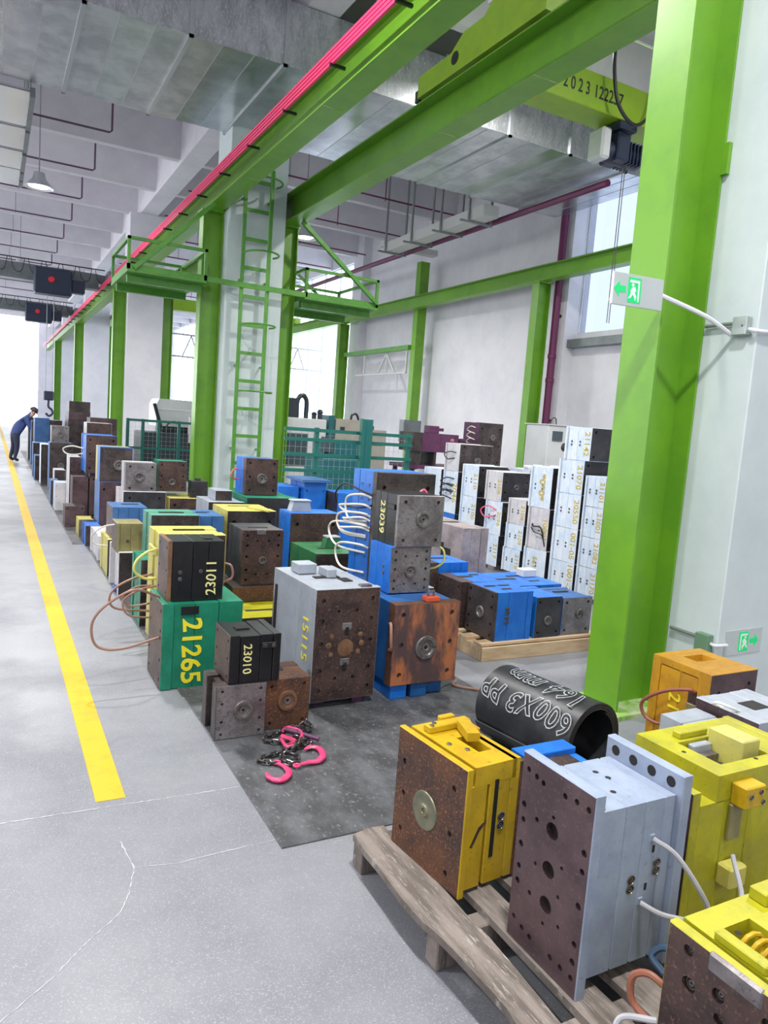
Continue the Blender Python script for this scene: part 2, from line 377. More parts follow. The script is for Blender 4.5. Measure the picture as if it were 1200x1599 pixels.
# left side wall and the wall behind the viewer, each with an open band added to let daylight in
WL = tag(bpy.data.objects.new('wall_left', None), 'pale left wall of the hall', kind='structure'); C.objects.link(WL)
for b_ in ((-10.3, -6, 0, -10, 15, LW0), (-10.3, -6, LW1, -10, 15, 8.45), (-10.3, 15, 7.2, -10, 66, 8.45)): box('wall_panel', b_, 'wall_white', WL)
for k in range(4): box('wall_pier', (-10.3, -6+5.5*k, LW0, -10, -5+5.5*k, LW1), 'wall_white', WL)
for k in range(6): box('opening_pier', (-10.3, 20+9*k, 0, -10, 20.6+9*k, 7.2), 'wall_white', WL)  # unseen wall left open here so daylight brightens the far row
WB = tag(bpy.data.objects.new('wall_back', None), 'pale end wall behind the viewer', kind='structure'); C.objects.link(WB)
for b_ in ((-10, -6.3, 0, 12, -6, LW0), (-10, -6.3, LW1, 12, -6, 8.45)): box('wall_panel', b_, 'wall_white', WB)
for k in range(5): box('wall_pier', (-10+5.25*k, -6.3, LW0, -9+5.25*k, -6, LW1), 'wall_white', WB)
WE = tag(bpy.data.objects.new('wall_far', None), 'far end wall with open gate', kind='structure'); C.objects.link(WE)
for b_ in ((3.3, 66, 0, 12, 66.3, 8.45),): box('wall_panel', b_, 'wall_white', WE)

# ---------------------------------------------------------------- columns
COLY = [3.135, 13.69, 24.55, 36.5, 48.4]
def hcol(bm_list, x0, x1, yc, w, z1, tf=0.016, tw=0.012, axis='x'):
    bm = bmesh.new()
    bm_box(bm, x0, yc-w/2, 0, x0+tf, yc+w/2, z1); bm_box(bm, x1-tf, yc-w/2, 0, x1, yc+w/2, z1); bm_box(bm, x0+tf, yc-tw/2, 0, x1-tf, yc+tw/2, z1)
    return fin(bm)
where = ['beside the rolled rubber sheet', 'left of the ladder', 'second along the aisle beyond the ladder', 'third along the aisle beyond the ladder', 'farthest along the bright aisle']
for i, yc in enumerate(COLY):
    zt = 5.2
    t = thing('steel_column', 'lime green steel column carrying the aisle crane beam, ' + where[i], 'column', (0, 0, 0), 0, 'aisle side steel columns')
    link('shaft', hcol(None, 3.28, 3.645, yc, 0.27, zt), t, 'lime')
    box('base_plate', (3.22, yc-0.2, 0, 3.645, yc+0.2, 0.025), 'lime_dusty' if i == 0 else 'lime', t)
    box('cap_plate', (3.25, yc-0.17, 5.175, 3.645, yc+0.17, 5.2), 'lime', t)
    if i:
        t = thing('steel_column', 'lime green steel column carrying the bay crane beam, ' + where[i].replace('left of', 'right of'), 'column', (0, 0, 0), 0, 'bay side steel columns')
        link('shaft', hcol(None, 4.725, 5.075, yc, 0.27, zt), t, 'lime')
        box('cap_plate', (4.725, yc-0.17, 5.175, 5.1, yc+0.17, 5.2), 'lime', t)
    y0 = yc-0.475 if i == 0 else yc-0.4
    tag(box('trim_%d' % (i+2), (3.65, y0, 0, 4.715, yc+0.45, 7.5), 'wall_cool' if i < 2 else 'wall_white', c=0.006), 'pale painted concrete column', kind='structure')
# wall side columns
def wcol(yc, lab, x0=10.95, x1=11.3, zt=5.14, w=0.24):
    t = thing('steel_column', lab, 'column', (0, 0, 0)); link('shaft', hcol(None, x0, x1, yc, w, zt), t, 'lime'); box('cap_plate', (x0-0.02, yc-w/2-.02, zt-0.02, x1+0.02, yc+w/2+.02, zt), 'lime', t)
wcol(13.75, 'lime green steel column against the right wall beside the purple pipe')
wcol(24.6, 'lime green steel column against the right wall under the far end of the wall beam')
wcol(35.4, 'distant lime green column in front of the bright far windows', 11.1, 11.4)
t = thing('steel_post', 'slim lime green square post rising from the grey cabinet on the right wall', 'post', (0, 0, 0)); box('shaft', (11.2, 19.5, 0, 11.5, 19.75, 6.55), 'lime', t)

# ---------------------------------------------------------------- crane runway beams
def ibeam(name, lab, xc, y0, y1, z0, h, w, m='lime', tf=0.018, tw=0.012, splices=()):
    t = thing(name, lab, 'beam', (xc, 0, 0))
    box('bottom_flange', (-w/2, y0, z0, w/2, y1, z0+tf), m, t); box('top_flange', (-w/2, y0, z0+h-tf, w/2, y1, z0+h), m, t); box('web', (-tw/2, y0, z0+tf, tw/2, y1, z0+h-tf), m, t)
    for y in splices: box('weld_seam', (-w/2+.01, y, z0-.003, w/2-.01, y+0.012, z0), 'lime_dusty', t)
    return t
R1 = ibeam('runway_beam', 'lime green crane runway beam above the aisle with pink conductor bars', 3.46, -2, 58, 5.2, 0.46, 0.31, splices=(4.5, 8.3, 11.4, 14.5))
R2 = ibeam('runway_beam', 'lime green crane runway beam inside the bay carrying the numbered crane', 4.9, -2, 58, 5.2, 0.5, 0.33, splices=(6.3, 8.1, 10.1))
R3 = ibeam('runway_beam', 'lime green crane runway beam along the right wall', 11.05, 2, 40, 5.14, 0.34, 0.26, splices=(13.2, 16.4))
box('rail', (-0.03, -2, 5.66, 0.03, 58, 5.70), 'galv_strip', R1); box('rail', (-0.03, -2, 5.7, 0.03, 58, 5.75), 'galv_strip', R2); box('rail', (-0.03, 2, 5.48, 0.03, 40, 5.52), 'black_plastic', R3)
t = thing('conductor_rail', 'four bright pink conductor bars beside the aisle runway beam', 'conductor rail', (0, 0, 0))
for k in range(4): box('conductor_bar', (3.165, -2, 5.40+0.045*k, 3.195, 58, 5.432+0.045*k), 'pink_rail', t)
y = 0.5
while y < 40: box('bracket', (3.15, y, 5.38, 3.33, y+0.03, 5.41), 'black_plastic', t); y += 1.45

# ---------------------------------------------------------------- galvanised duct across the hall
D = thing('air_duct', 'large galvanised sheet metal air duct crossing under the ceiling', 'duct', (0, 0, 0))
DY0, DY1, DZ0, DZ1 = 10.68, 13.75, 6.62, 7.48
XS = [-9.7+1.335*k for k in range(0, 17)]; XS = [x for x in XS if x < 11.2]+[11.34]
for a, b in zip(XS[:-1], XS[1:]):
    box('duct_section', (a+0.004, DY0, DZ0, b-0.004, DY1, DZ1), 'galvanised', D, c=0.004)
    bm = bmesh.new()
    for (p, q) in ((a-0.03, a+0.03),):
        bm_box(bm, p, DY0-0.035, DZ0-0.035, q, DY0+0.0, DZ1+0.03); bm_box(bm, p, DY0-0.035, DZ0-0.035, q, DY1+0.035, DZ0); bm_box(bm, p, DY1, DZ0-0.035, q, DY1+0.035, DZ1+0.03)
    link('flange', fin(bm), D, 'galv_strip')
    for k in range(1, 3):
        xx = a+(b-a)*k/3; box('stiffening_rib', (xx-0.006, DY0, DZ0-0.009, xx+0.006, DY1, DZ0), 'galv_strip', D)
    for k in range(3): box('sheet', (a+.03+(b-a-.06)*k/3, DY0+.01, DZ0-.004, a+.03+(b-a-.06)*(k+1)/3, DY1-.01, DZ0), 'galv_sheet', D)

# opaque corrugated sheets hung at upper left, glossy metal that reflects daylight
for k, (ya, yb) in enumerate(((13.9, 15.6), (15.75, 17.0), (17.2, 18.4), (18.55, 19.1), (19.2, 19.7))):
    t = thing('metal_panel', ['nearest', 'second', 'third', 'fourth', 'fifth'][k] + ' bright corrugated metal panel in the row hung by the duct', 'panel', (0, 0, 0), 0, 'corrugated panels by the duct')
    bm = bmesh.new(); n = 22; prev = None
    for j in range(n+1):
        y = ya+(yb-ya)*j/n; z = 6.52+0.06*math.sin(j*PI*0.5)
        q = [bm.verts.new((x, y, z+dz)) for (x, dz) in ((-2.5, 0), (0.52, 0), (0.52, 0.012), (-2.5, 0.012))]
        if prev:
            for i in range(4): bm.faces.new((prev[i], prev[(i+1) % 4], q[(i+1) % 4], q[i]))
        prev = q
    link('sheet', fin(bm, smooth=True), t, 'corrugated_metal'); box('frame', (0.5, ya, 6.45, 0.58, yb, 6.6), 'box_grey', t); tube('hanger', [(0.54, (ya+yb)/2, 6.6), (0.54, (ya+yb)/2, 8.45)], 0.012, 'conduit', t, n=6)

# ---------------------------------------------------------------- high-bay lamps
def lamp(x, y, z, lab, group, power):
    t = thing('high_bay_lamp', lab, 'lamp', (x, y, z), 0, group)
    lathe('shade', [(0.06, 0.30), (0.10, 0.28), (0.13, 0.16), (0.29, 0.0), (0.30, 0.0), (0.14, 0.18), (0.11, 0.31), (0.0, 0.32)], 'lamp_metal', t)
    lathe('bulb', [(0.0, 0.02), (0.20, 0.02), (0.22, 0.05), (0.0, 0.09)], 'lamp_glow', t)
    tube('rod', [(0, 0, 0.3), (0, 0, 8.45-z)], 0.012, 'conduit', t, n=6)
    ld = bpy.data.lights.new('lamp_light', 'AREA'); ld.shape = 'DISK'; ld.size = 0.42; ld.energy = power; ld.color = (1.0, 0.98, 0.95); ld.spread = PI*0.9
    lo = bpy.data.objects.new('lamp_light', ld); C.objects.link(lo); lo.parent = t; lo.location = (0, 0, 0.012)
LP = [(0.86, 18.2, 6.15, 'white high-bay lamp hanging left of the duct above the aisle'), (0.86, 30.0, 6.3, 'hazy high-bay lamp above the first far crane'),
      (6.9, 18.0, 6.15, 'high-bay lamp seen between the bay column and its green brace'), (0.9, 6.6, 6.6, 'high-bay lamp above the aisle over the near moulds'), (0.9, 0.6, 6.6, 'high-bay lamp above the aisle near the viewer'),
      (7.2, 9.0, 7.3, 'high-bay lamp above the crane girder in the bay'), (7.2, 3.4, 6.9, 'high-bay lamp in the bay behind the near column'), (-4.2, 4.0, 6.6, 'high-bay lamp over the left part of the hall'), (-4.2, 15.2, 6.6, 'high-bay lamp beyond the duct at the left of the hall')]
for (x, y, z, lab) in LP: lamp(x, y, z, lab, 'high-bay lamps', LAMP_W)

# ---------------------------------------------------------------- ladder and platforms on the second column pair
LY = 13.1
t = thing('ladder', 'lime green caged ladder fixed to the pale concrete column', 'ladder', (0, 0, 0))
for x in (3.89, 4.37): box('side_rail', (x-0.03, LY-0.02, 0.2, x+0.03, LY+0.02, 5.95), 'green_rail', t)
for k in range(12): box('rung', (3.92, LY-0.018, 0.26+0.495*k-0.03, 4.34, LY+0.018, 0.26+0.495*k+0.03), 'green_rail', t)
for z in (2.05, 3.2, 4.42, 5.62):
    P = [(4.13+0.30*math.cos(a), LY-0.30+0.34*math.sin(a)*-1, z) for a in [PI*1.15-PI*1.3*k/14 for k in range(15)]]
    tube('cage_hoop', [(3.89, LY, z)]+P+[(4.37, LY, z)] if False else P, 0.017, 'green_rail', t, n=6)
tube('cage_strap', [(4.13, LY-0.64, 1.95), (4.13, LY-0.64, 5.7)], 0.012, 'green_rail', t, n=6)
for z in (1.0, 2.5, 4.0, 5.4):
    for x in (3.89, 4.37): box('standoff', (x-0.015, LY+0.02, z, x+0.015, LY+0.19, z+0.03), 'green_rail', t)
def platform(lab, xa, xb, btop, bbot):
    t = thing('access_platform', lab, 'platform', (0, 0, 0)); ya, yb = 13.08, 14.95
    box('deck', (xa, ya, 3.84, xb, yb, 3.88), 'green_rail', t)
    for (x0, y0, x1, y1) in ((xa, ya, xb, ya+0.05), (xa, yb-0.05, xb, yb), (xa, ya, xa+0.05, yb), (xb-0.05, ya, xb, yb)):
        box('edge_beam', (x0, y0, 3.88, x1, y1, 3.97), 'green_rail', t); box('top_rail', (x0, y0, 4.36, x1, y1, 4.41), 'green_rail', t)
    for x in (xa, xb-0.05):
        for y in (ya, yb-0.05): box('corner_post', (x, y, 3.97, x+0.05, y+0.05, 4.36), 'green_rail', t)
    for y in (ya+0.3, yb-0.4): box('deck_joist', (xa+0.05, y, 3.72, xb-0.02, y+0.12, 3.84), 'green_rail', t)
    bar('brace', (btop[0], ya-0.04, btop[1]), (bbot[0], ya-0.04, bbot[1]), 0.07, 0.07, 'green_rail', t)
    bar('brace', (btop[0], yb+0.04, btop[1]), (bbot[0], yb+0.04, bbot[1]), 0.05, 0.05, 'green_rail', t)
platform('green steel access platform reaching over the aisle left of the ladder', 1.95, 3.27, (3.34, 5.18), (2.05, 3.9))
platform('green steel access platform reaching into the bay right of the ladder', 5.09, 6.61, (4.95, 5.18), (6.57, 3.95))
tag(box('cross_bar', (3.27, 13.04, 3.86, 5.09, 13.075, 3.95), 'green_rail'), 'green bar joining the two platforms across the ladder', 'bar')

# ---------------------------------------------------------------- bridge crane in the bay
CR = thing('bridge_crane', 'lime green overhead crane bridge stencilled 2023122257', 'crane', (0, 0, 0))
box('girder', (5.02, 7.35, 5.66, 10.93, 7.78, 6.08), 'crane_green', CR, c=0.01)
ec = prism('end_carriage', [(6.25, 5.8), (8.75, 5.8), (8.75, 6.06), (8.0, 6.06), (7.75, 6.2), (7.35, 6.2), (7.2, 6.30), (6.25, 6.30)], 0.24, 'crane_green', CR, Matrix(((0, 0, 1, 4.78), (1, 0, 0, 0), (0, 1, 0, 0), (0, 0, 0, 1))))
lathe('axle_hole', [(0.0, 0.0), (0.07, 0.0), (0.075, 0.004), (0.0, 0.006)], 'hole_shade', ec, M=facem('left', (4.779, 7.9, 5.97)))
lathe('red_lamp', [(0.0, 0.04), (0.04, 0.03), (0.05, 0.0)], 'red_dot', ec, M=facem('left', (4.78, 6.6, 6.12)))
box('buffer', (4.8, 8.75, 5.78, 4.99, 8.85, 5.92), 'black_plastic', CR); box('end_carriage', (10.93, 6.6, 5.52, 11.17, 8.5, 5.8), 'crane_green', CR)
for y in (6.5, 8.5): lathe('wheel', [(0, -0.04), (0.09, -0.04), (0.09, 0.04), (0, 0.04)], 'steel_black', CR, M=Matrix.Translation((4.9, y, 5.84)) @ Matrix.Rotation(PI/2, 4, 'Y'))
prism('drive_cover', [(6.3, 6.3), (7.3, 6.3), (7.3, 6.5), (6.3, 6.72)], 0.26, 'machine_white', CR, Matrix(((0, 0, 1, 4.78), (1, 0, 0, 0), (0, 1, 0, 0), (0, 0, 0, 1))))
text(CR, '2 0 2 3', 0.21, 'front', (6.19, 7.347, 5.86), 0, 'txt_black', 0.012, 0.72, 'stencilled_number')
text(CR, '122257', 0.21, 'front', (6.71, 7.347, 5.86), 0, 'txt_black', 0.012, 0.78, 'stencilled_number')
prism('warning_stripe', [(5.62, 5.70), (5.76, 5.70), (5.9, 6.05), (5.78, 6.05)], 0.004, 'txt_black', CR, Matrix(((1, 0, 0, 0), (0, 0, -1, 7.35), (0, 1, 0, 0), (0, 0, 0, 1))))
prism('warning_stripe', [(5.50, 5.70), (5.60, 5.70), (5.74, 6.0), (5.66, 6.0)], 0.004, 'orange_mark', CR, Matrix(((1, 0, 0, 0), (0, 0, -1, 7.35), (0, 1, 0, 0), (0, 0, 0, 1))))
box('stop_bracket', (5.53, 7.28, 5.55, 5.57, 7.34, 5.78), 'orange_mark', CR)
tube('power_cable', [(6.6, 7.2, 6.5), (6.62, 7.2, 6.1), (6.75, 7.2, 5.72), (7.05, 7.2, 5.56), (7.3, 7.2, 5.78), (7.38, 7.2, 6.2), (7.4, 7.2, 6.6)], 0.022, 'hose_black', CR, curve=True)
tube('cable_track', [(5.0, 7.2, 6.52), (10.8, 7.2, 6.52)], 0.02, 'galv_strip', CR, n=6)
for x in (5.3, 10.6): box('track_post', (x, 7.18, 6.08, x+0.03, 7.4, 6.52), 'galv_strip', CR)
H = thing('chain_hoist', 'dark electric hoist with white end cover hanging under the numbered crane', 'hoist', (7.1, 7.55, 5.2))
lathe('motor', [(0, -0.3), (0.12, -0.3), (0.13, -0.25), (0.13, 0.25), (0.11, 0.3), (0, 0.3)], 'hoist_dark', H, M=Matrix.Translation((0.1, 0, 0.12)) @ Matrix.Rotation(PI/2, 4, 'Y'), n=16)
box('gearbox', (-0.36, -0.14, -0.02, -0.2, 0.14, 0.36), 'machine_white', H, c=0.03); box('body', (-0.12, -0.17, 0.0, 0.1, 0.17, 0.34), 'hoist_dark', H, c=0.02)
for k in range(4): box('cooling_fin', (0.12+0.06*k, -0.15, 0.0, 0.14+0.06*k, 0.15, 0.26), 'hoist_dark', H)
box('trolley', (-0.15, -0.2, 0.36, 0.15, 0.2, 0.455), 'hoist_dark', H, c=0.01)
for dx in (0.16, 0.2): tube('lifting_chain', [(dx, 0, 0), (dx, 0, -2.0)], 0.006, 'chain_dark', H, n=6)

# far cranes over the aisle
def far_crane(y, z, lab, lab2, hx):
    t = thing('bridge_crane', lab, 'crane', (0, 0, 0)); box('girder', (-9, y, z, 3.14, y+0.5, z+0.5), 'box_grey', t); box('girder_end', (3.14, y+.1, 5.701, 3.33, y+.4, z+.5), 'box_grey', t); box('end_carriage', (3.33, y-1, 5.701, 3.59, y+1.5, 5.95), 'box_grey', t)
    tube('cable_track', [(-9, y-0.15, z+0.62), (3.3, y-0.15, z+0.62)], 0.02, 'black_plastic', t, n=6)
    for k in range(9): tube('festoon_loop', [(-1+k*0.5, y-0.15, z+0.6), (-0.9+k*0.5, y-0.15, z+0.25), (-0.7+k*0.5, y-0.15, z+0.22), (-0.6+k*0.5, y-0.15, z+0.6)], 0.012, 'hose_black', t, n=6, curve=True)
    h = thing('wire_hoist', lab2, 'hoist', (hx, y-0.47, z-0.1))
    box('drum_housing', (-0.6, -0.3, -0.35, 0.5, 0.3, 0.45), 'hoist_dark', h, c=0.04); box('control_box', (0.5, -0.2, -0.2, 0.9, 0.2, 0.2), 'hoist_dark', h, c=0.02)
    lathe('red_lamp', [(0, 0.05), (0.08, 0.04), (0.1, 0.0)], 'red_dot', h, M=facem('front', (-0.1, -0.3, 0.1)))
    if y > 30: return
    for dx in (-0.2, 0.0): tube('wire_rope', [(dx, 0, -0.35), (dx, 0, -3.4)], 0.01, 'conduit', h, n=6)
    b = box('hook_block', (-0.25, -0.08, -3.7, 0.05, 0.08, -3.4), 'hoist_dark', h, c=0.03)
    tube('hook', [(-0.1, 0, -3.7), (-0.1, 0, -3.9), (0.0, 0, -4.0), (0.02, 0, -4.12), (-0.08, 0, -4.2), (-0.18, 0, -4.12)], 0.035, 'hoist_dark', h, curve=True)
far_crane(27.0, 5.46, 'dark overhead crane bridge crossing the bright aisle with hanging cables', 'dark blue hoist with red light hanging over the aisle', 1.75)
far_crane(38.0, 5.6, 'second hazy crane bridge farther down the bright aisle', 'small hazy hoist on the farther aisle crane', 1.9)

# ---------------------------------------------------------------- cable trunking and pipes by the wall
t = thing('cable_trunking', 'pale sheet metal cable trunking hung below the bay ceiling', 'cable tray', (0, 0, 0))
box('channel', (9.45, 13.9, 6.35, 9.85, 18.6, 6.6), 'trunking', t, c=0.01); box('channel', (9.45, 18.6, 6.53, 11.2, 18.85, 6.7), 'trunking', t, c=0.01)
for y in (14.4, 15.6, 17.0, 18.4):
    box('cross_bar', (9.2, y, 6.3, 10.06, y+0.05, 6.34), 'conduit', t); box('hanger', (9.4, y, 6.34, 9.44, y+0.05, 8.45), 'conduit', t); box('hanger', (10.0, y, 6.34, 10.04, y+0.05, 8.45), 'conduit', t)
tag(tube('water_pipe', [(10.15, 10.9, 6.44), (10.15, 24, 6.44), (10.15, 40, 6.44)], 0.07, 'purple_pipe'), 'thick purple pipe running beside the pale cable trunking', 'pipe')
t = thing('wall_pipe', 'tall purple pipe running down the right wall beside the green column', 'pipe', (0, 0, 0)); tube('riser', [(11.45, 13.55, 0), (11.45, 13.55, 8.4)], 0.085, 'purple_pipe', t, n=14)
for z in (2.0, 4.4): box('pipe_clamp', (11.38, 13.5, z, 11.6, 13.6, z+0.06), 'black_plastic', t)
for z in (2.9, 3.45): lathe('coupling', [(0.085, 0), (0.1, 0.01), (0.1, 0.1), (0.085, 0.11)], 'purple_pipe', t, M=Matrix.Translation((11.45, 13.55, z)), n=14)
tag(box('wall_cabinet', (10.85, 19.2, 1.2, 11.45, 19.49, 1.86), 'box_grey', c=0.01), 'grey steel wall cabinet below the slim green post', 'cabinet')
t = thing('jib_truss', 'green jib frame with small steel truss projecting from the slim post', 'truss', (0, 0, 0))
box('beam', (11.1, 19.75, 3.98, 11.25, 24.4, 4.12), 'green_rail', t)
for (a, b) in (((19.9, 3.95), (19.9, 3.3)), ((19.9, 3.3), (23.4, 3.3)), ((20.6, 3.3), (21.2, 3.95)), ((21.2, 3.95), (21.2, 3.3)), ((21.2, 3.95), (21.8, 3.3)), ((22.8, 3.95), (22.8, 3.3))): bar('truss_member', (11.17, a[0], a[1]), (11.17, b[0], b[1]), 0.05, 0.05, 'trunking', t)
t = thing('bridge_crane', 'bright lime crane bridge far down the right bay', 'crane', (0, 0, 0)); box('girder', (5.1, 30, 5.55, 10.92, 30.4, 6.0), 'crane_green', t); box('end_carriage', (10.93, 29, 5.521, 11.17, 31.5, 5.75), 'crane_green', t)
t = thing('platform_truss', 'pale lattice gantry far down the right bay in front of bright windows', 'truss', (0, 0, 0))
for z in (3.6, 4.4): box('chord', (5.2, 27.9, z, 11.89, 27.96, z+0.06), 'trunking', t)
for x in (5.2, 8.5): box('leg', (x, 27.9, 0, x+.06, 27.96, 3.6), 'trunking', t)
for k in range(8): bar('lattice_bar', (6.2+0.6*k, 27.93, 3.65), (6.5+0.6*k, 27.93, 4.4), 0.04, 0.04, 'trunking', t); bar('lattice_bar', (6.5+0.6*k, 27.93, 4.4), (6.8+0.6*k, 27.93, 3.65), 0.04, 0.04, 'trunking', t)

# ---------------------------------------------------------------- exit signs, boxes and conduit on the near column
def exit_sign(lab, M, mirror, w, h):
    t = thing('exit_sign', lab, 'sign', (0, 0, 0)); s = -1 if mirror else 1
    bm = bmesh.new(); bm_box(bm, -w/2, -h/2, -0.016, w/2, h/2, 0.0, 0.003); me = fin(bm); me.transform(M); link('plate', me, t, 'sign_plate')
    def fl(name, poly, m, d0=0.0, d=0.0015): prism(name, [(x*s*h, y*h) for x, y in poly], d, m, t, M @ Matrix.Translation((0, 0, d0)))
    ox = -0.42 if not mirror else -0.22
    fl('door_panel', [(ox-0.05, -0.38), (ox+0.52, -0.38), (ox+0.52, 0.40), (ox-0.05, 0.40)], 'sign_green')
    fl('door_outline', [(ox+0.02, 0.24), (ox+0.44, 0.24), (ox+0.44, 0.32), (ox+0.02, 0.32)], 'sign_white', 0.0015)
    fl('door_outline', [(ox+0.38, -0.34), (ox+0.44, -0.34), (ox+0.44, 0.24), (ox+0.38, 0.24)], 'sign_white', 0.0015)
    fl('running_figure', [(ox+0.14, 0.10), (ox+0.24, 0.12), (ox+0.30, 0.0), (ox+0.24, -0.06), (ox+0.32, -0.18), (ox+0.28, -0.32), (ox+0.23, -0.2), (ox+0.15, -0.12), (ox+0.08, -0.24), (ox-0.02, -0.26), (ox+0.08, -0.10), (ox+0.06, 0.0)], 'sign_white', 0.0015)
    fl('running_head', [(ox+0.15+0.055*math.cos(a*PI/4), 0.17+0.055*math.sin(a*PI/4)) for a in range(8)], 'sign_white', 0.0015)
    fl('arrow', [(ox-0.66, 0.0), (ox-0.42, 0.26), (ox-0.42, 0.1), (ox-0.14, 0.1), (ox-0.14, -0.1), (ox-0.42, -0.1), (ox-0.42, -0.26)], 'sign_green')
    return t
es = exit_sign('clear exit sign with green running figure and left arrow on the tall green column', facem('front', (3.02, 2.93, 2.41), 0.03), False, 0.37, 0.165)
tube('support_arm', [(3.2, 2.945, 2.42), (3.45, 2.84, 2.33), (3.62, 2.8, 2.25)], 0.013, 'white_pvc', es, curve=True)
es2 = exit_sign('clear exit sign with green figure and right arrow low on the concrete column', facem('front', (3.875, 2.655, 0.515), 0.02), True, 0.33, 0.15)
jb = thing('junction_box', 'small grey junction box high on the concrete column', 'junction box', (3.65, 2.74, 2.24)); box('case', (-0.05, -0.045, 0, 0, 0.045, 0.1), 'jbox', jb, c=0.004); tube('conduit', [(-0.02, 0.045, 0.07), (-0.02, 0.24, 0.07)], 0.011, 'conduit', jb); lathe('screw', [(0, 0.004), (0.006, 0.003), (0.006, 0)], 'bolt_steel', jb, M=facem('left', (-0.05, -0.02, 0.05)), n=8)
tube('cable', [(-0.02, -0.045, 0.03), (-0.03, -0.09, 0.02), (0.03, -0.10, 0.02), (0.12, -0.095, 0.03)], 0.012, 'white_pvc', jb, curve=True)
jb = thing('junction_box', 'small green junction box low on the concrete column beside the exit sign', 'junction box', (3.65, 2.73, 0.46)); box('case', (-0.05, -0.045, 0, 0, 0.045, 0.1), 'jbox_green', jb, c=0.004); tube('conduit', [(-0.02, 0.045, 0.07), (-0.02, 0.24, 0.07)], 0.011, 'conduit', jb)
tube('cable', [(-0.02, -0.045, 0.05), (-0.02, -0.08, 0.05), (0.06, -0.09, 0.05)], 0.01, 'white_pvc', jb, curve=True)
tag(box('anchor_plate', (3.62, 2.96, 3.15, 3.648, 3.0, 3.32), 'lime'), 'small green anchor plate between tall column and concrete', 'plate')
for k in (0, 1): pass

# ---------------------------------------------------------------- machines and fences in the background
def fence(lab, x0, x1, y, z1, posts, rails, wire=0.09, post_w=0.06):
    t = thing('mesh_fence', lab, 'fence', (0, 0, 0))
    for x in posts: box('post', (x-post_w/2, y-0.03, 0, x+post_w/2, y+0.03, z1+0.02), 'fence_teal', t)
    for z in rails: box('rail', (x0, y-0.045, z-0.025, x1, y-0.02, z+0.025), 'fence_teal', t)
    bm = bmesh.new(); x = x0
    while x < x1: bm_box(bm, x-0.0016, y-0.0016, 0.15, x+0.0016, y+0.0016, z1); x += wire
    z = 0.15
    while z < z1: bm_box(bm, x0, y-0.0016, z-0.0016, x1, y+0.0016, z+0.0016); z += wire
    o = link('wire_mesh', fin(bm), t, 'wire'); o['kind'] = 'stuff'
fence('teal framed wire mesh guard fence beyond the aisle moulds', 2.45, 3.9, 15.9, 1.38, (2.48, 2.78, 3.10, 3.52, 3.88), (1.37, 0.8))
fence('green railed wire mesh fence in the bay behind the blue moulds', 3.7, 5.8, 10.0, 1.5, (4.2, 5.75), (1.48, 1.34, 1.12, 0.89))
t = thing('guard_post', 'stout teal guard post in the middle of the mesh fence', 'post', (4.95, 9.89, 0)); box('post', (-0.09, -0.05, 0, 0.09, 0.05, 1.70), 'fence_teal', t, c=0.008); box('groove', (-0.025, -0.056, 0.9, 0.025, -0.05, 1.66), 'machine_teal', t)
t = thing('machine', 'white robot machine hood behind the teal mesh fence', 'machine', (0, 0, 0))
prism('hood', [(0, 0), (0.98, 0), (0.98, 0.62), (0.06, 0.62), (0, 0.5)], 0.9, 'machine_white', t, Matrix(((1, 0, 0, 3.33), (0, 0, 1, 17.4), (0, 1, 0, 1.25), (0, 0, 0, 1)))); box('base', (3.0, 17.3, 0, 4.3, 18.3, 1.1), 'machine_dark', t, c=0.02); bar('arm', (3.25, 17.25, 1.75), (3.45, 17.25, 1.1), 0.07, 0.07, 'black_plastic', t)
box('hood_seam', (3.33, 17.38, 1.62, 4.31, 17.4, 1.66), 'frame_white', t); tube('cable_loop', [(3.5, 17.2, 1.05), (3.55, 17.2, 1.3), (3.75, 17.2, 1.35), (3.85, 17.2, 1.05)], 0.02, 'hose_black', t, curve=True); box('side_cabinet', (4.05, 17.2, 0.9, 4.3, 17.39, 1.5), 'machine_white', t)
box('support_column', (3.45, 17.6, 1.1, 4.2, 18.1, 1.25), 'machine_dark', t)
t = thing('machine', 'white machining centre with dark door right of the ladder column', 'machine', (0, 0, 0))
box('cabinet', (5.12, 13.9, 0, 6.05, 15.4, 1.66), 'machine_white', t, c=0.02); box('door', (5.15, 13.88, 0.7, 5.65, 13.9, 1.35), 'machine_glass', t, c=0.004); box('head', (5.2, 14.1, 1.66, 5.5, 14.5, 2.05), 'machine_dark', t, c=0.02); tube('pipe_loop', [(5.5, 14.2, 1.66), (5.5, 14.2, 2.0), (5.6, 14.2, 2.12), (5.7, 14.2, 2.0), (5.7, 14.2, 1.66)], 0.05, 'machine_dark', t, curve=True)
for (x, h) in ((5.8, 0.14), (5.93, 0.2)): lathe('valve', [(0.05, 0), (0.05, h*0.6), (0.07, h*0.65), (0.03, h), (0, h)], 'machine_dark', t, M=Matrix.Translation((x, 14.0, 1.66)), n=10)
t = thing('control_cabinet', 'tall beige control cabinet with cable arch behind the green railed fence', 'cabinet', (0, 0, 0)); box('body', (6.3, 14.0, 0, 6.9, 14.6, 1.7), 'machine_beige', t, c=0.01); box('side', (6.16, 14.05, 0, 6.29, 14.5, 1.76), 'machine_teal', t, c=0.01); tube('cable_arch', [(6.68, 14.1, 1.7), (6.7, 14.1, 1.8), (6.8, 14.1, 1.82), (6.86, 14.1, 1.7)], 0.025, 'hose_black', t, curve=True); box('label_panel', (6.4, 13.985, 1.45, 6.5, 14.0, 1.54), 'machine_dark', t)
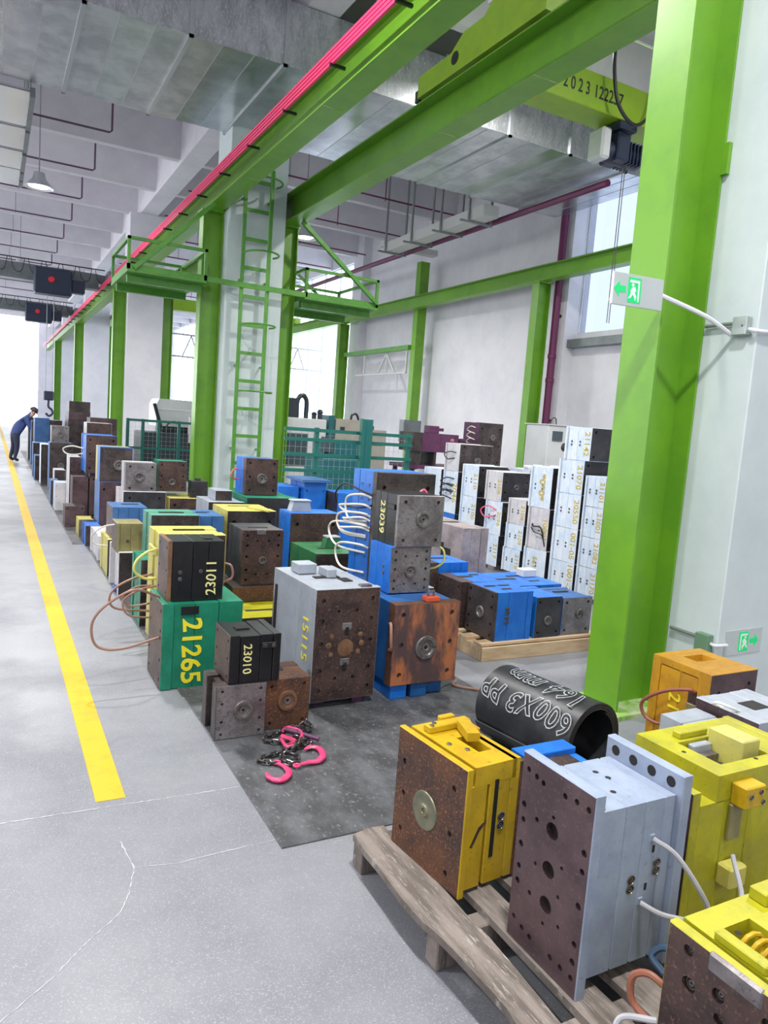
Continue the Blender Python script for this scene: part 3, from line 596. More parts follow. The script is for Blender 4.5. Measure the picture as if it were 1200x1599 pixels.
t = thing('control_cabinet', 'lower beige control cabinet right of the teal guard post', 'cabinet', (0, 0, 0)); box('body', (7.04, 14.0, 0, 7.5, 14.6, 1.52), 'machine_beige', t, c=0.01); box('vent', (7.1, 13.985, 1.2, 7.4, 14.0, 1.24), 'machine_dark', t); box('top_knob', (7.2, 14.1, 1.52, 7.24, 14.14, 1.6), 'machine_dark', t)
t = thing('machine', 'low teal machine bed with pale blue screen behind the green railed fence', 'machine', (0, 0, 0)); box('bed', (5.0, 11.6, 0, 5.8, 12.4, 1.0), 'machine_teal', t, c=0.02); box('screen', (5.0, 11.62, 1.1, 5.2, 11.69, 1.36), 'machine_glass', t); box('carriage', (5.05, 11.7, 1.0, 5.75, 12.2, 1.32), 'machine_teal', t, c=0.02)
t = thing('fan', 'round dark green fan in front of the bay wall', 'fan', (6.5, 11.0, 0)); lathe('fan_head', [(0, -0.05), (0.2, -0.05), (0.22, 0), (0.2, 0.05), (0, 0.07)], 'p_green_dark', t, M=Matrix.Translation((0, 0, 1.12)) @ Matrix.Rotation(PI/2, 4, 'X') @ Matrix.Rotation(0.5, 4, 'Y'), n=20); tube('stand', [(0, 0.06, 0), (0, 0.06, 1.05)], 0.025, 'machine_dark', t); lathe('foot', [(0.2, 0), (0.2, 0.02), (0.04, 0.05), (0, 0.05)], 'machine_dark', t, M=Matrix.Translation((0, 0.06, 0)))
t = thing('control_cabinet', 'pale grey test cabinet with small screen behind the tall white stack', 'cabinet', (0, 0, 0)); box('body', (7.0, 8.2, 0, 7.42, 8.7, 1.8), 'machine_white', t, c=0.01); box('screen', (7.08, 8.185, 1.58, 7.26, 8.2, 1.72), 'machine_glass', t); box('top_cover', (6.98, 8.18, 1.8, 7.44, 8.72, 1.815), 'machine_white', t); tube('cable', [(7.1, 8.3, 1.815), (7.14, 8.3, 1.9), (7.2, 8.3, 1.9), (7.22, 8.3, 1.815)], 0.008, 'hose_black', t, curve=True); lathe('dial', [(0, 0.03), (0.05, 0.02), (0.06, 0)], 'steel_dark', t, M=facem('front', (7.32, 8.2, 1.5)))
t = thing('switch_box', 'dark wall switch box beside the purple wall pipe', 'switch box', (0, 0, 0)); box('case', (11.2, 13.36, 1.55, 11.44, 13.45, 1.9), 'black_plastic', t, c=0.01)
t = thing('fuse_box', 'pale socket box on the right wall left of the green wall column', 'switch box', (0, 0, 0)); box('case', (11.7, 16.2, 1.55, 11.895, 16.6, 1.9), 'machine_white', t, c=0.01); box('cover', (11.68, 16.25, 1.6, 11.7, 16.55, 1.85), 'trunking', t); box('case_lower', (11.72, 16.1, 1.1, 11.895, 16.5, 1.4), 'sign_white', t)
# ---------------------------------------------------------------- injection moulds
def plate_mesh(U, V, T, holes=(), c=0.003, hdepth=0.02, back=True):
    """slab U wide (x), V high (z), T thick (y); end face at y=0 pierced by holes (u, v, r)"""
    bm = bmesh.new(); hu, hv = U/2, V/2
    def ring(du, y): return [bm.verts.new((sx*(hu-du), y, sz*(hv-du))) for sx, sz in ((-1, -1), (1, -1), (1, 1), (-1, 1))]
    a, b, d, e = ring(c, 0), ring(0, c), ring(0, T-c), ring(c, T)
    for A, B in ((a, b), (b, d), (d, e)):
        for i in range(4): bm.faces.new((A[i], A[(i+1) % 4], B[(i+1) % 4], B[i]))
    f = bm.faces.new(e); f.material_index = 3
    hs = []
    for (u, v, r) in holes:
        if abs(u)+r < hu-c-0.001 and abs(v)+r < hv-c-0.001 and all((u-q[0])**2+(v-q[1])**2 > (r+q[2]+0.001)**2 for q in hs): hs.append((u, v, r))
    if not hs: f = bm.faces.new(a); f.material_index = 1
    else:
        pts = [Vector((v_.co.x, v_.co.z)) for v_ in a]; edges = [(0, 1), (1, 2), (2, 3), (3, 0)]; rings = []
        for (u, v, r) in hs:
            n = 12 if r < 0.02 else 18; s = len(pts)
            pts += [Vector((u+r*math.cos(2*PI*k/n), v+r*math.sin(2*PI*k/n))) for k in range(n)]; edges += [(s+k, s+(k+1) % n) for k in range(n)]; rings.append((s, n))
        vo, eo, fo, ov, oe, of = delaunay_2d_cdt(pts, edges, [], 1, 1e-6)
        bv = {}
        for i, p in enumerate(vo):
            src = ov[i][0] if ov[i] else None
            bv[i] = a[src] if (src is not None and src < 4) else bm.verts.new((p.x, 0, p.y))
        inv = {}
        for i, o in enumerate(ov):
            for q in o: inv[q] = i
        for t_ in fo:
            cx = sum(vo[i].x for i in t_)/len(t_); cy = sum(vo[i].y for i in t_)/len(t_)
            if any((cx-u)**2+(cy-v)**2 < (r*0.97)**2 for (u, v, r) in hs): continue
            try: f = bm.faces.new([bv[i] for i in t_]); f.material_index = 1
            except ValueError: pass
        for (s, n), (u, v, r) in zip(rings, hs):
            R = [bv[inv[s+k]] for k in range(n)]; dep = min(hdepth, T*0.8); Q = [bm.verts.new((q.co.x, dep, q.co.z)) for q in R]
            for k in range(n): f = bm.faces.new((R[k], R[(k+1) % n], Q[(k+1) % n], Q[k])); f.material_index = 1
            f = bm.faces.new(Q); f.material_index = 2
    return fin(bm)
LAY = {'std': ((.13, 0), (.21, .012), (.24, .012), (.28, .012), (.14, 0)), 'three': ((.2, 0), (.4, .008), (.4, .004)), 'four': ((.12, 0), (.36, .01), (.36, .01), (.16, 0)),
       'flush': ((.16, 0), (.22, .002), (.24, .004), (.22, .002), (.16, 0)), 'two': ((.5, 0), (.5, .004)), 'wide': ((.1, -.02), (.26, .02), (.28, .02), (.26, .02), (.1, -.02))}
PAT = {'4': [(sx*.36, sz*.37, .038) for sx in (-1, 1) for sz in (-1, 1)],
       '6': [(sx*.37, z, .034) for sx in (-1, 1) for z in (-.37, 0, .37)],
       '8': [(sx*.38, z, .03) for sx in (-1, 1) for z in (-.4, -.17, .17, .4)],
       '12': [(sx*.38, z, .032) for sx in (-1, 1) for z in (-.4, -.22, 0.02, .22, .4)]+[(sx*.14, z, .026) for sx in (-1, 1) for z in (-.3, .3)],
       '0': []}
RINGM = {}
def ring_mesh(r, mats):
    k = (round(r, 3), mats)
    if k not in RINGM:
        bm = bmesh.new(); bm_lathe(bm, [(r, 0), (r, .008), (r*.94, .012), (r*.68, .012), (r*.6, .004), (r*.36, .001), (r*.33, .006), (r*.2, .006), (r*.16, .0015), (0, .0015)], 28, [0, 0, 0, 0, 0, 0, 1, 1, 2])
        me = fin(bm, smooth=True)
        for m_ in mats: me.materials.append(MATS[m_])
        RINGM[k] = me
    return RINGM[k]
def port_mesh(r):
    k = ('port', r)
    if k not in RINGM:
        bm = bmesh.new(); bm_lathe(bm, [(r, 0), (r, .002), (r*.82, .003), (r*.76, .0008), (r*.5, .0008), (r*.48, .002), (r*.26, .002), (r*.24, .0006), (0, .0006)], 16, [0, 0, 0, 1, 1, 0, 0, 1])
        me = fin(bm, smooth=True); me.materials.append(MATS['bolt_steel']); me.materials.append(MATS['hole_shade']); RINGM[k] = me
    return RINGM[k]
MOLDS = {}
def mold(label, x, y, z, sx, sy, sz, ax='y', col='p_blue', face='steel_dark', lay='std', pat='4', ring=None, rot=0.0, key=None, group=None, txt=None, ports=None, hoses=None, slots=None, extra=None, name='injection_mould', bolts=False, ringm=('bolt_steel', 'steel_grey', 'hole_shade'), topd=0.0, cat='mould'):
    """min corner x, y, z and size; ax = direction along which the plates are stacked (first end plate at the minimum)"""
    t = thing(name, label, cat, (x+sx/2, y+sy/2, z), rot, group)
    U, T = (sx, sy) if ax == 'y' else (sy, sx); V = sz
    # local: plates along +Y of the plate mesh; for ax x turn by -90 degrees so the end face looks to -X
    off = -T/2; mn = min(U, V); L_ = LAY[lay] if isinstance(lay, str) else lay
    P = PAT[pat] if isinstance(pat, str) else pat
    holes = [(u*U, v*V, r*mn) for (u, v, r) in P]
    if ring: holes = [h for h in holes if (h[0]-ring[0]*U)**2+(h[1]-ring[1]*V)**2 > (ring[2]+h[2])**2]
    rz = 0 if ax == 'y' else -PI/2
    tot = sum(q[0] for q in L_)
    for i, q in enumerate(L_):
        fr, ins = q[0], q[1]; tt = T*fr/tot
        insv = q[2] if len(q) > 2 else ins*0.5
        cm = q[3] if len(q) > 3 else col
        last = i == len(L_)-1; ra_ = q[4] if len(q) > 4 else 0.0
        me = plate_mesh(U-2*ins, V-insv-ra_, tt-0.0015, holes if i == 0 else ())
        pos = Vector((0, off, (V-insv+ra_)/2)); pos.rotate(Matrix.Rotation(rz, 3, 'Z'))
        o = link('plate', me, t, (cm, face if i == 0 else cm, 'hole_shade', face if last else cm), loc=pos, rot=(0, 0, rz))
        if i == 0: P0 = (o, Matrix.Translation(pos) @ Matrix.Rotation(rz, 4, 'Z'))
        off += tt
    def local(fc, a, b):
        """a, b in -.5..5 on a face -> local point"""
        if fc == 'front': return (a*sx, -sy/2, sz/2+b*sz)
        if fc == 'left': return (-sx/2, -a*sy, sz/2+b*sz)
        return (a*sx, b*sy, sz)
    ef = 'front' if ax == 'y' else 'left'
    if bolts:
        for (u, v, r) in holes:
            if 0.006 < r < 0.02:
                o = link('bolt', port_mesh(round(r*0.8, 3)), P0[0])
                o.matrix_local = P0[1].inverted() @ facem(ef, (u, -sy/2+0.012, V/2+v) if ax == 'y' else (-sx/2+0.012, -u, V/2+v))
    if ring:
        o = link('locating_ring', ring_mesh(ring[2], ringm), t); o.matrix_local = facem(ef, local(ef, ring[0], ring[1]))
    for (fc, a, b, r) in (ports or ()):
        o = link('socket_bolt', port_mesh(r), t); p = Vector(local(fc, a, b)); p += FACE[fc][2]*(-0.012 if lay in ('std',) else 0.0005); o.matrix_local = facem(fc, p)
    for q in (txt or ()):
        s, size, fc, a, b, r, m = q[:7]; p = Vector(local(fc, a, b))-FACE[fc][2]*(q[7] if len(q) > 7 else 0.0); text(t, s, size, fc, p+FACE[fc][2]*0.0008, r, m, q[8] if len(q) > 8 else 0.01, jit=0.02)
    for (pts, r, m) in (hoses or ()): tube('hose', [Vector(p)-Vector((x+sx/2, y+sy/2, z)) for p in pts], r, m, t, curve=True)
    for (a, b, la, lb) in (slots or ()): box('slot_shade', (a*sx-la/2, b*sy-lb/2, sz-0.03, a*sx+la/2, b*sy+lb/2, sz+0.0012), 'hole_shade', t)  # solid dark box, the shade of a slot put into colour
    if extra: extra(t, sx, sy, sz)
    if key: MOLDS[key] = t
    return t
CW, CCW = -PI/2, PI/2

# ---- near group on the mat
mold('green mould painted 21265 in yellow with rusty end plate facing the aisle', 0.87, 4.15, ZM, 0.47, 0.39, 0.505, 'x', 'p_green', 'steel_brown', ((.14, 0, 0), (.26, .012, .005), (.3, .012, .005), (.3, 0, 0)), '8',
     txt=[('21265', 0.158, 'front', -0.14, -0.07, CW, 'txt_yellow', 0.010, 0.022)], ports=[('front', 0.18, 0.2, 0.012), ('front', 0.3, 0.2, 0.012)],
     hoses=[([(0.88, 4.3, 0.52), (0.72, 4.22, 0.585), (0.56, 4.2, 0.50), (0.50, 4.2, 0.40), (0.53, 4.2, 0.28), (0.66, 4.2, 0.255), (0.87, 4.22, 0.30)], 0.0075, 'hose_brown'),
            ([(1.2, 4.165, 0.36), (1.225, 4.12, 0.34), (1.23, 4.11, 0.28), (1.215, 4.12, 0.23), (1.2, 4.165, 0.22)], 0.008, 'hose_brown')],
     extra=lambda t, a, b, h: box('name_plate', (-0.13, -b/2-0.002, h-0.065, -0.03, -b/2+0.012, h-0.02), 'black_plastic', t))
mold('black mould painted 23011 standing on the green mould 21265', 0.90, 4.21, 0.511, 0.33, 0.27, 0.355, 'x', 'p_black', 'steel_brown', ((.08, 0, 0, 'ring_rust'), (.36, .004, .004), (.28, .004, .004), (.28, .004, .004)), '6',
     txt=[('23011', 0.085, 'front', 0.28, -0.12, CCW, 'txt_cream', 0.003, 0.006)], ports=[('front', -0.28, -0.02, 0.011), ('front', -0.28, -0.13, 0.011), ('front', 0.08, -0.01, 0.011)], slots=[(0.26, -0.1, 0.05, 0.05)])
mold('dark grey steel mould with round flange end at the front left of the chain', 0.985, 3.40, ZM, 0.258, 0.26, 0.275, 'y', 'steel_dark', 'steel_grey', ((.3, 0), (.4, .03), (.3, 0)), '8', (0.04, 0.02, 0.05), bolts=True)
mold('brown rusty steel mould with locating ring beside the pink hooks', 1.248, 3.44, ZM, 0.25, 0.26, 0.268, 'y', 'steel_rust', 'steel_rust', ((.3, 0), (.4, .004), (.3, 0)), '4', (0.0, 0.06, 0.055), bolts=True, ringm=('ring_rust', 'steel_grey', 'hole_shade'), slots=[(-.1, .1, .09, .05)])
def e23010(t, a, b, h):
    box('lock_bar', (0.03, -b/2-0.012, h*0.70, 0.105, -b/2-0.001, h*0.84), 'p_black', t, c=0.004)
    for dx in (0.045, 0.09):
        o = link('bolt', port_mesh(0.01), t); o.matrix_local = facem('front', (dx, -b/2-0.012, h*0.77))
mold('black mould painted 23010 resting on the two steel moulds behind the chain', 1.045, 3.41, 0.283, 0.265, 0.27, 0.245, 'x', 'p_black', 'steel_brown', ((.2, 0, 0), (.4, .004, .006), (.25, .004, .002), (.15, -.002, 0)), '6', txt=[('23010', 0.062, 'front', -0.16, 0.0, CW, 'txt_cream', 0.003, 0.006)], slots=[(-.12, .05, .07, .05)], extra=e23010)
def e15115(t, a, b, h):
    # latch pockets on the front and the bridge block on the top
    for v in (0.64, 0.32):
        box('latch_plate', (-0.03, -b/2-0.004, h*v-0.005, 0.03, -b/2+0.002, h*v+0.035), 'steel_grey', t, c=0.003); box('latch_slot', (-0.012, -b/2-0.006, h*v-0.035, 0.014, -b/2+0.002, h*v+0.012), 'hole_shade', t, c=0.004)
    for (u, v, r) in ((0.0, 0.47, 0.05), (0.1, 0.5, 0.017), (-0.105, 0.5, 0.018), (0.09, 0.58, 0.016), (-0.09, 0.58, 0.014), (0.08, 0.43, 0.014), (-0.09, 0.42, 0.013)):
        lathe('rust_stain', [(r, 0), (r*0.9, 0.0012), (0, 0.0012)], 'ring_rust', t, M=facem('front', (u*a/0.4, -b/2, v*h)), n=16)
    box('top_block', (-0.14, 0.08, h, -0.02, 0.2, h+0.06), 'p_grey', t, c=0.004); box('top_block', (-0.01, -0.05, h, 0.05, 0.08, h+0.05), 'p_grey', t, c=0.004); box('clasp', (0.08, -b/2+0.01, h, 0.15, -b/2+0.05, h+0.012), 'steel_grey', t)
    box('side_groove', (-a/2-0.002, b/2-0.07, h*0.35, -a/2+0.03, b/2-0.045, h*0.85), 'steel_dark', t)
    for (yy, zz) in ((0.1, 0.45), (0.1, 0.3), (-0.1, 0.38)):
        o = link('socket_bolt', port_mesh(0.008), t); o.matrix_local = facem('left', (-a/2+0.01, yy, h*zz))
for (x0, y0) in ((1.62, 3.68), (1.86, 3.66), (1.62, 4.12), (1.86, 4.12)): tag(box('support_block', (x0, y0, ZM, x0+0.07, y0+0.09, 0.046), 'p_purple', c=0.004), ('left' if x0 < 1.7 else 'right')+(' front' if y0 < 3.9 else ' rear')+' dark wedge under the tall grey mould', 'block', 'wedges under the grey mould')
mold('tall grey painted mould with pitted brown front and chalked yellow digits', 1.565, 3.62, 0.047, 0.405, 0.64, 0.645, 'y', 'p_grey', 'steel_brown', ((.08, 0, 0), (.3, .006, .004), (.3, .006, .004), (.32, .006, .004)), '12', rot=0.03, bolts=True,
     txt=[('15115', 0.11, 'left', 0.30, 0.03, CW, 'txt_yellow', 0.004, 0.0)], slots=[(0.0, -0.02, 0.16, 0.05), (0.2, -.16, 0.06, 0.09)], extra=e15115)
for (x0, m_) in ((2.09, 'p_blue'), (2.23, 'p_blue_deep')): tag(box('support_block', (x0, 3.62, ZM, x0+0.11, 3.98, 0.095), m_, c=0.004), ('bright' if m_ == 'p_blue' else 'dark') + ' blue block under the rust streaked mould', 'block', 'blue blocks under the rust streaked mould')
tag(box('support_block', (2.36, 3.66, ZM, 2.47, 3.98, 0.095), 'p_blue_deep', c=0.004), 'rightmost blue block under the rust streaked mould', 'block', 'blue blocks under the rust streaked mould')
mold('blue sided mould with orange rust streaked front and big locating ring', 2.07, 3.60, 0.096, 0.455, 0.62, 0.49, 'y', 'p_blue_deep', 'steel_rust_streak', ((.12, 0, 0, 'steel_rust'), (.28, .012), (.3, .012), (.3, .012)), '6', (0.0, -0.05, 0.073), bolts=True,
     hoses=[([(2.075, 3.66, 0.46), (2.05, 3.6, 0.47), (2.04, 3.57, 0.40), (2.05, 3.58, 0.33), (2.075, 3.64, 0.31)], 0.009, 'hose_brown'), ([(2.54, 3.9, 0.35), (2.58, 3.85, 0.25), (2.6, 3.8, 0.12), (2.66, 3.78, 0.02), (2.6, 3.7, 0.014), (2.75, 3.55, 0.014)], 0.009, 'hose_brown'), ([(2.54, 3.95, 0.35), (2.57, 3.85, 0.22), (2.55, 3.78, 0.10)], 0.009, 'hose_brown')],
     extra=lambda t, a, b, h: (box('eye_plate', (0.0, -0.29, h, 0.09, -0.22, h+0.03), 'red_paint', t, c=0.004), tube('eye_bolt', [(0.02, -0.26, h+0.03), (0.02, -0.26, h+0.06), (0.06, -0.26, h+0.06), (0.06, -0.26, h+0.03)], 0.008, 'bolt_steel', t)))
mold('blue sided mould with grey holed front under the black mould 23039', 2.16, 3.86, 0.587, 0.29, 0.29, 0.29, 'y', 'p_blue', 'steel_grey', ((.3, 0), (.35, .004), (.35, .004)), '12', (0.0, -0.02, 0.042), bolts=True, ports=[('left', 0.2, 0.05, 0.012), ('left', 0.2, -0.1, 0.012)])
mold('black sided mould painted 23039 with bright steel front on top of the stack', 2.185, 3.85, 0.878, 0.325, 0.32, 0.32, 'y', 'p_black', 'steel_grey', ((.1, 0, 0, 'steel_grey'), (.4, .004), (.28, .004), (.22, .004)), '4', (0.05, 0.04, 0.052), bolts=True, txt=[('23039', 0.085, 'left', -0.16, 0.0, CW, 'txt_cream', 0.003, 0.006)],
     hoses=[([(2.50, 3.95, 0.88), (2.56, 3.9, 0.85), (2.57, 3.9, 0.77), (2.53, 3.95, 0.72), (2.46, 4.0, 0.71)], 0.007, 'hose_yellow'), ([(2.52, 4.2, 1.17), (2.57, 4.2, 1.2), (2.6, 4.18, 1.13), (2.6, 4.18, 1.05)], 0.008, 'hose_pink')], extra=lambda t, a, b, h: box('lock_bar', (-a/2-0.010, -0.12, h*0.70, -a/2+0.0035, -0.03, h*0.80), 'p_black', t, c=0.003))
mold('pale grey topped base mould carrying the tall blue hosed mould', 2.2, 4.34, ZM, 0.6, 0.62, 0.485, 'y', 'p_grey', 'steel_dark', 'three', '4')
bh = []
for (z0, z1, w) in ((1.11, 0.94, 0.20), (1.04, 0.99, 0.30), (0.98, 0.83, 0.33), (0.95, 0.92, 0.22), (0.90, 0.72, 0.46), (0.88, 0.84, 0.26), (0.76, 0.58, 0.32)):
    bh.append(([(2.31, 4.46, z0), (2.26, 4.5, z0+0.02), (2.23, 4.5+w*0.8, z0-0.01), (2.23, 4.5+w, (z0+z1)/2), (2.24, 4.5+w*0.7, z1), (2.31, 4.5, z1)], 0.008, 'hose_white'))
bh.append(([(2.31, 4.45, 1.13), (2.26, 4.5, 1.15), (2.24, 4.75, 1.18), (2.24, 4.9, 1.1), (2.26, 4.92, 1.02)], 0.007, 'hose_black'))
bh.append(([(2.31, 4.45, 1.06), (2.26, 4.55, 1.03), (2.25, 4.75, 1.02)], 0.007, 'hose_black'))
mold('tall bright blue mould side with white hoses behind the mould 23039', 2.31, 4.40, 0.493, 0.47, 0.37, 0.80, 'y', 'p_blue', 'steel_dark', ((.16, 0, 0, 'steel_dark'), (.3, .003), (.27, .006), (.27, .003)), '6', hoses=bh, ports=[('left', a_, b_, 0.009) for a_ in (0.2, -0.1) for b_ in (-.42, -.25, -.1, .1, .25, .38)])
# ---- second rank
mold('pale yellow mould with hose loops directly behind the black mould 23011', 1.00, 4.92, ZM, 0.44, 0.42, 0.775, 'y', 'p_yellow_pale', 'steel_brown', ((.3, 0), (.3, .012), (.4, 0)), '4', slots=[(0.05, 0.1, 0.22, 0.04)],
     hoses=[([(1.0, 5.05, 0.66), (0.93, 5.0, 0.655), (0.86, 4.98, 0.60), (0.85, 4.98, 0.53), (0.92, 5.0, 0.475), (1.0, 5.03, 0.47)], 0.009, 'hose_yellow'), ([(1.44, 4.95, 0.58), (1.49, 4.93, 0.56), (1.5, 4.93, 0.48), (1.44, 4.95, 0.44)], 0.008, 'hose_brown'),
            ([(1.0, 5.15, 0.47), (0.85, 5.1, 0.45), (0.72, 5.05, 0.38), (0.74, 5.05, 0.27), (1.0, 5.1, 0.22)], 0.008, 'hose_brown'), ([(1.0, 5.0, 0.42), (0.88, 4.95, 0.41), (0.78, 4.95, 0.34), (0.82, 4.95, 0.24), (1.0, 5.0, 0.2)], 0.007, 'hose_brown'), ([(1.0, 5.2, 0.38), (0.9, 5.2, 0.37), (0.82, 5.2, 0.31), (0.86, 5.2, 0.24), (1.0, 5.2, 0.25)], 0.007, 'hose_brown')],
     extra=lambda t, a, b, h: [box('side_bracket', (-a/2-0.02, -0.12, zz, -a/2, 0.1, zz+0.05), 'p_yellow_pale', t, c=0.004) for zz in (0.62, 0.3)])
mold('flat bright yellow mould lying low behind the mould 23010', 1.50, 4.72, ZM, 0.5, 0.9, 0.235, 'y', 'p_yellow_green', 'steel_dark', 'three', '4', slots=[(0.0, -.3, .3, .04)])
mold('wide dark steel block under the brown holed mould', 1.57, 5.14, 0.242, 0.38, 0.46, 0.115, 'y', 'steel_dark', 'steel_rust', 'two', '0')
mold('brown steel mould with many holes standing on a dark steel block', 1.64, 5.18, 0.358, 0.32, 0.36, 0.415, 'y', 'steel_black', 'steel_brown', ((.2, 0, 0, 'steel_brown'), (.3, .004), (.3, .004), (.2, 0)), '12', (0.0, -0.05, 0.03), slots=[(0.0, -.1, .15, .035)], extra=lambda t, a, b, h: box('clasp', (-0.05, -b/2-0.004, h-0.035, 0.02, -b/2+0.02, h+0.004), 'steel_grey', t, c=0.003))
mold('low green mould with hose fittings at the aisle edge behind 21265', 0.98, 5.48, ZM, 0.4, 0.38, 0.5, 'y', 'p_green', 'steel_dark', 'four', '4', ports=[('left', 0.1, 0.1, 0.014), ('left', -0.2, 0.1, 0.014), ('left', 0.1, -0.2, 0.014)])
mold('mint green mould with dark front on the second rank behind the yellow mould', 1.12, 5.9, ZM, 0.38, 0.36, 0.775, 'y', 'p_green_dull', 'steel_dark', ((.3, 0), (.3, .01), (.4, 0)), '6', slots=[(0, 0, .2, .04)], ports=[('left', 0.1, 0.25, 0.016)])
mold('small blue mould between the mint green and yellow topped moulds', 1.52, 6.15, ZM, 0.26, 0.42, 0.735, 'x', 'p_blue_dull', 'steel_dark', 'three', '0', slots=[(0, .1, .12, .03)])
mold('yellow topped dark fronted mould with side latch behind the brown holed mould', 1.84, 6.28, ZM, 0.45, 0.5, 0.765, 'y', 'p_yellow_pale', 'steel_dark', ((.35, 0, 0, 'p_yellow_pale'), (.3, .006), (.35, .002)), '4', slots=[(-.05, .2, .2, .03)],
     extra=lambda t, a, b, h: (box('side_latch', (-a/2-0.025, -0.05, h-0.2, -a/2, 0.05, h-0.14), 'p_yellow_pale', t, c=0.004), box('side_latch', (-a/2-0.025, -0.05, h-0.32, -a/2, 0.05, h-0.25), 'steel_dark', t, c=0.004), bar('loose_strip', (0.02, -0.05, h+0.008), (0.13, -0.33, h+0.008), 0.03, 0.012, 'p_yellow_pale', t)),
     hoses=[([(1.84, 6.4, 0.6), (1.76, 6.3, 0.6), (1.68, 6.1, 0.56), (1.62, 6.05, 0.5)], 0.007, 'hose_white')])
mold('dark green mould with green connector on top beside the hosed blue mould', 2.31, 5.36, ZM, 0.35, 0.58, 0.545, 'y', 'p_green_dark', 'steel_dark', ((.25, 0), (.4, .004), (.35, .004)), '0', slots=[(.1, -.1, .2, .03)], ports=[('left', -0.1, 0.15, 0.01)],
     hoses=[([(2.31, 5.5, 0.35), (2.22, 5.4, 0.36), (2.18, 5.38, 0.33)], 0.006, 'hose_white')],
     extra=lambda t, a, b, h: (prism('connector', [(-0.075, 0), (0.075, 0), (0.06, 0.085), (-0.055, 0.085)], 0.09, 'p_green_dark', t, Matrix(((1, 0, 0, 0.08), (0, 0, 1, -0.05), (0, 1, 0, h), (0, 0, 0, 1)))), box('connector_lid', (0.02, -0.055, h+0.085, 0.145, 0.045, h+0.1), 'p_grey', t, c=0.004)))
mold('bright blue mould with brown ringed front and grey connector on top', 2.33, 6.02, ZM, 0.48, 0.3, 0.785, 'y', 'p_blue', 'steel_brown', ((.4, 0, 0, 'p_blue'), (.3, .003), (.3, .003)), '4', (0.1, -0.02, 0.055),
     extra=lambda t, a, b, h: (prism('connector', [(-0.1, 0), (0.1, 0), (0.075, 0.09), (-0.075, 0.09)], 0.1, 'p_grey', t, Matrix(((1, 0, 0, -0.1), (0, 0, 1, -0.05), (0, 1, 0, h), (0, 0, 0, 1)))), box('connector_lid', (-0.19, -0.06, h+0.09, -0.01, 0.06, h+0.105), 'p_grey', t, c=0.005)))
mold('wide dark fronted mould with teal top under the ringed blue mould', 2.24, 7.0, ZM, 0.54, 0.72, 0.805, 'y', 'p_green', 'steel_black', 'three', '6')
mold('blue sided mould with brown front and bright locating ring, highest by the ladder column', 2.285, 7.22, 0.812, 0.345, 0.36, 0.375, 'y', 'p_blue', 'steel_brown', ((.25, 0, 0, 'steel_brown'), (.35, .006), (.4, .006)), '6', (0.0, -0.05, 0.055), hoses=[([(2.285, 7.4, 1.05), (2.2, 7.35, 1.06), (2.17, 7.34, 1.0), (2.21, 7.36, 0.96), (2.285, 7.42, 0.96)], 0.007, 'hose_pink')])
mold('dark base mould behind the yellow topped mould', 1.86, 7.0, ZM, 0.36, 0.5, 0.755, 'y', 'p_grey', 'steel_dark', 'three', '0')
mold('small pale grey mould sitting left of the ringed blue mould', 1.95, 7.1, 0.762, 0.17, 0.3, 0.10, 'y', 'p_grey', 'steel_dark', 'two', '0')
mold('blue mould block standing behind the grey connector', 3.15, 8.6, 0.0, 0.27, 0.5, 0.78, 'y', 'p_blue', 'p_blue', 'three', '0')
mold('bright blue mould with vertical fins in the far middle', 3.45, 8.5, 0.0, 0.3, 0.5, 0.85, 'y', 'p_blue', 'p_blue', 'three', '6', extra=lambda t, a, b, h: box('top_flange', (-0.2, -0.3, h, 0.2, 0.3, h+0.03), 'p_blue_dull', t))
mold('blue sided dark fronted mould left of the tall hosed blue mould', 3.78, 8.2, 0.0, 0.45, 0.5, 0.75, 'x', 'p_blue', 'steel_dark', 'three', '0')
# ---- aisle edge, farther back
mold('white mould with blue plug at the aisle edge under the olive mould', 0.985, 6.42, ZM, 0.3, 0.56, 0.37, 'y', 'p_white_warm', 'steel_dark', 'wide', '0', extra=lambda t, a, b, h: box('blue_plug', (-a/2-0.03, -0.1, 0.0, -a/2+0.01, -0.04, 0.05), 'p_blue', t, c=0.006))
mold('small olive yellow mould leaning out over the aisle edge', 0.95, 6.46, 0.377, 0.22, 0.3, 0.25, 'x', 'p_olive', 'steel_brown', ((.12, 0), (.4, .004), (.48, .004)), '4', ports=[('front', -.1, -.1, .012)], hoses=[([(0.95, 6.6, 0.60), (0.86, 6.7, 0.56), (0.80, 6.85, 0.46), (0.82, 6.9, 0.38), (0.95, 7.0, 0.34)], 0.006, 'hose_white')])
mold('dark slab mould with pale yellow side at the aisle edge', 0.98, 7.22, ZM, 0.36, 0.5, 0.355, 'y', 'p_yellow_pale', 'steel_dark', 'four', '4')
mold('blue mould with purple brown end plate near the aisle edge', 1.02, 7.24, 0.362, 0.32, 0.42, 0.305, 'x', 'p_blue_dull', 'steel_plum', ((.16, 0), (.3, .004), (.3, .004), (.24, .004)), '4', slots=[(.1, .1, .16, .05)])
mold('row of low white plates standing at the aisle edge', 0.99, 7.98, ZM, 0.27, 0.68, 0.26, 'y', 'p_white_warm', 'p_white_warm', 'std', '0')
mold('small blue mould with dark front at the aisle edge', 0.96, 8.86, ZM, 0.17, 0.3, 0.235, 'y', 'p_blue', 'steel_dark', 'four', '4')
mold('smallest olive brown mould at the aisle edge', 0.95, 9.5, ZM, 0.17, 0.3, 0.215, 'y', 'p_yellow_pale', 'steel_grey', 'four', '4')
mold('low grey brown steel mould at the aisle edge before the white box mould', 0.86, 10.3, ZM, 0.24, 0.36, 0.27, 'y', 'steel_dark', 'steel_plum', 'three', '4')
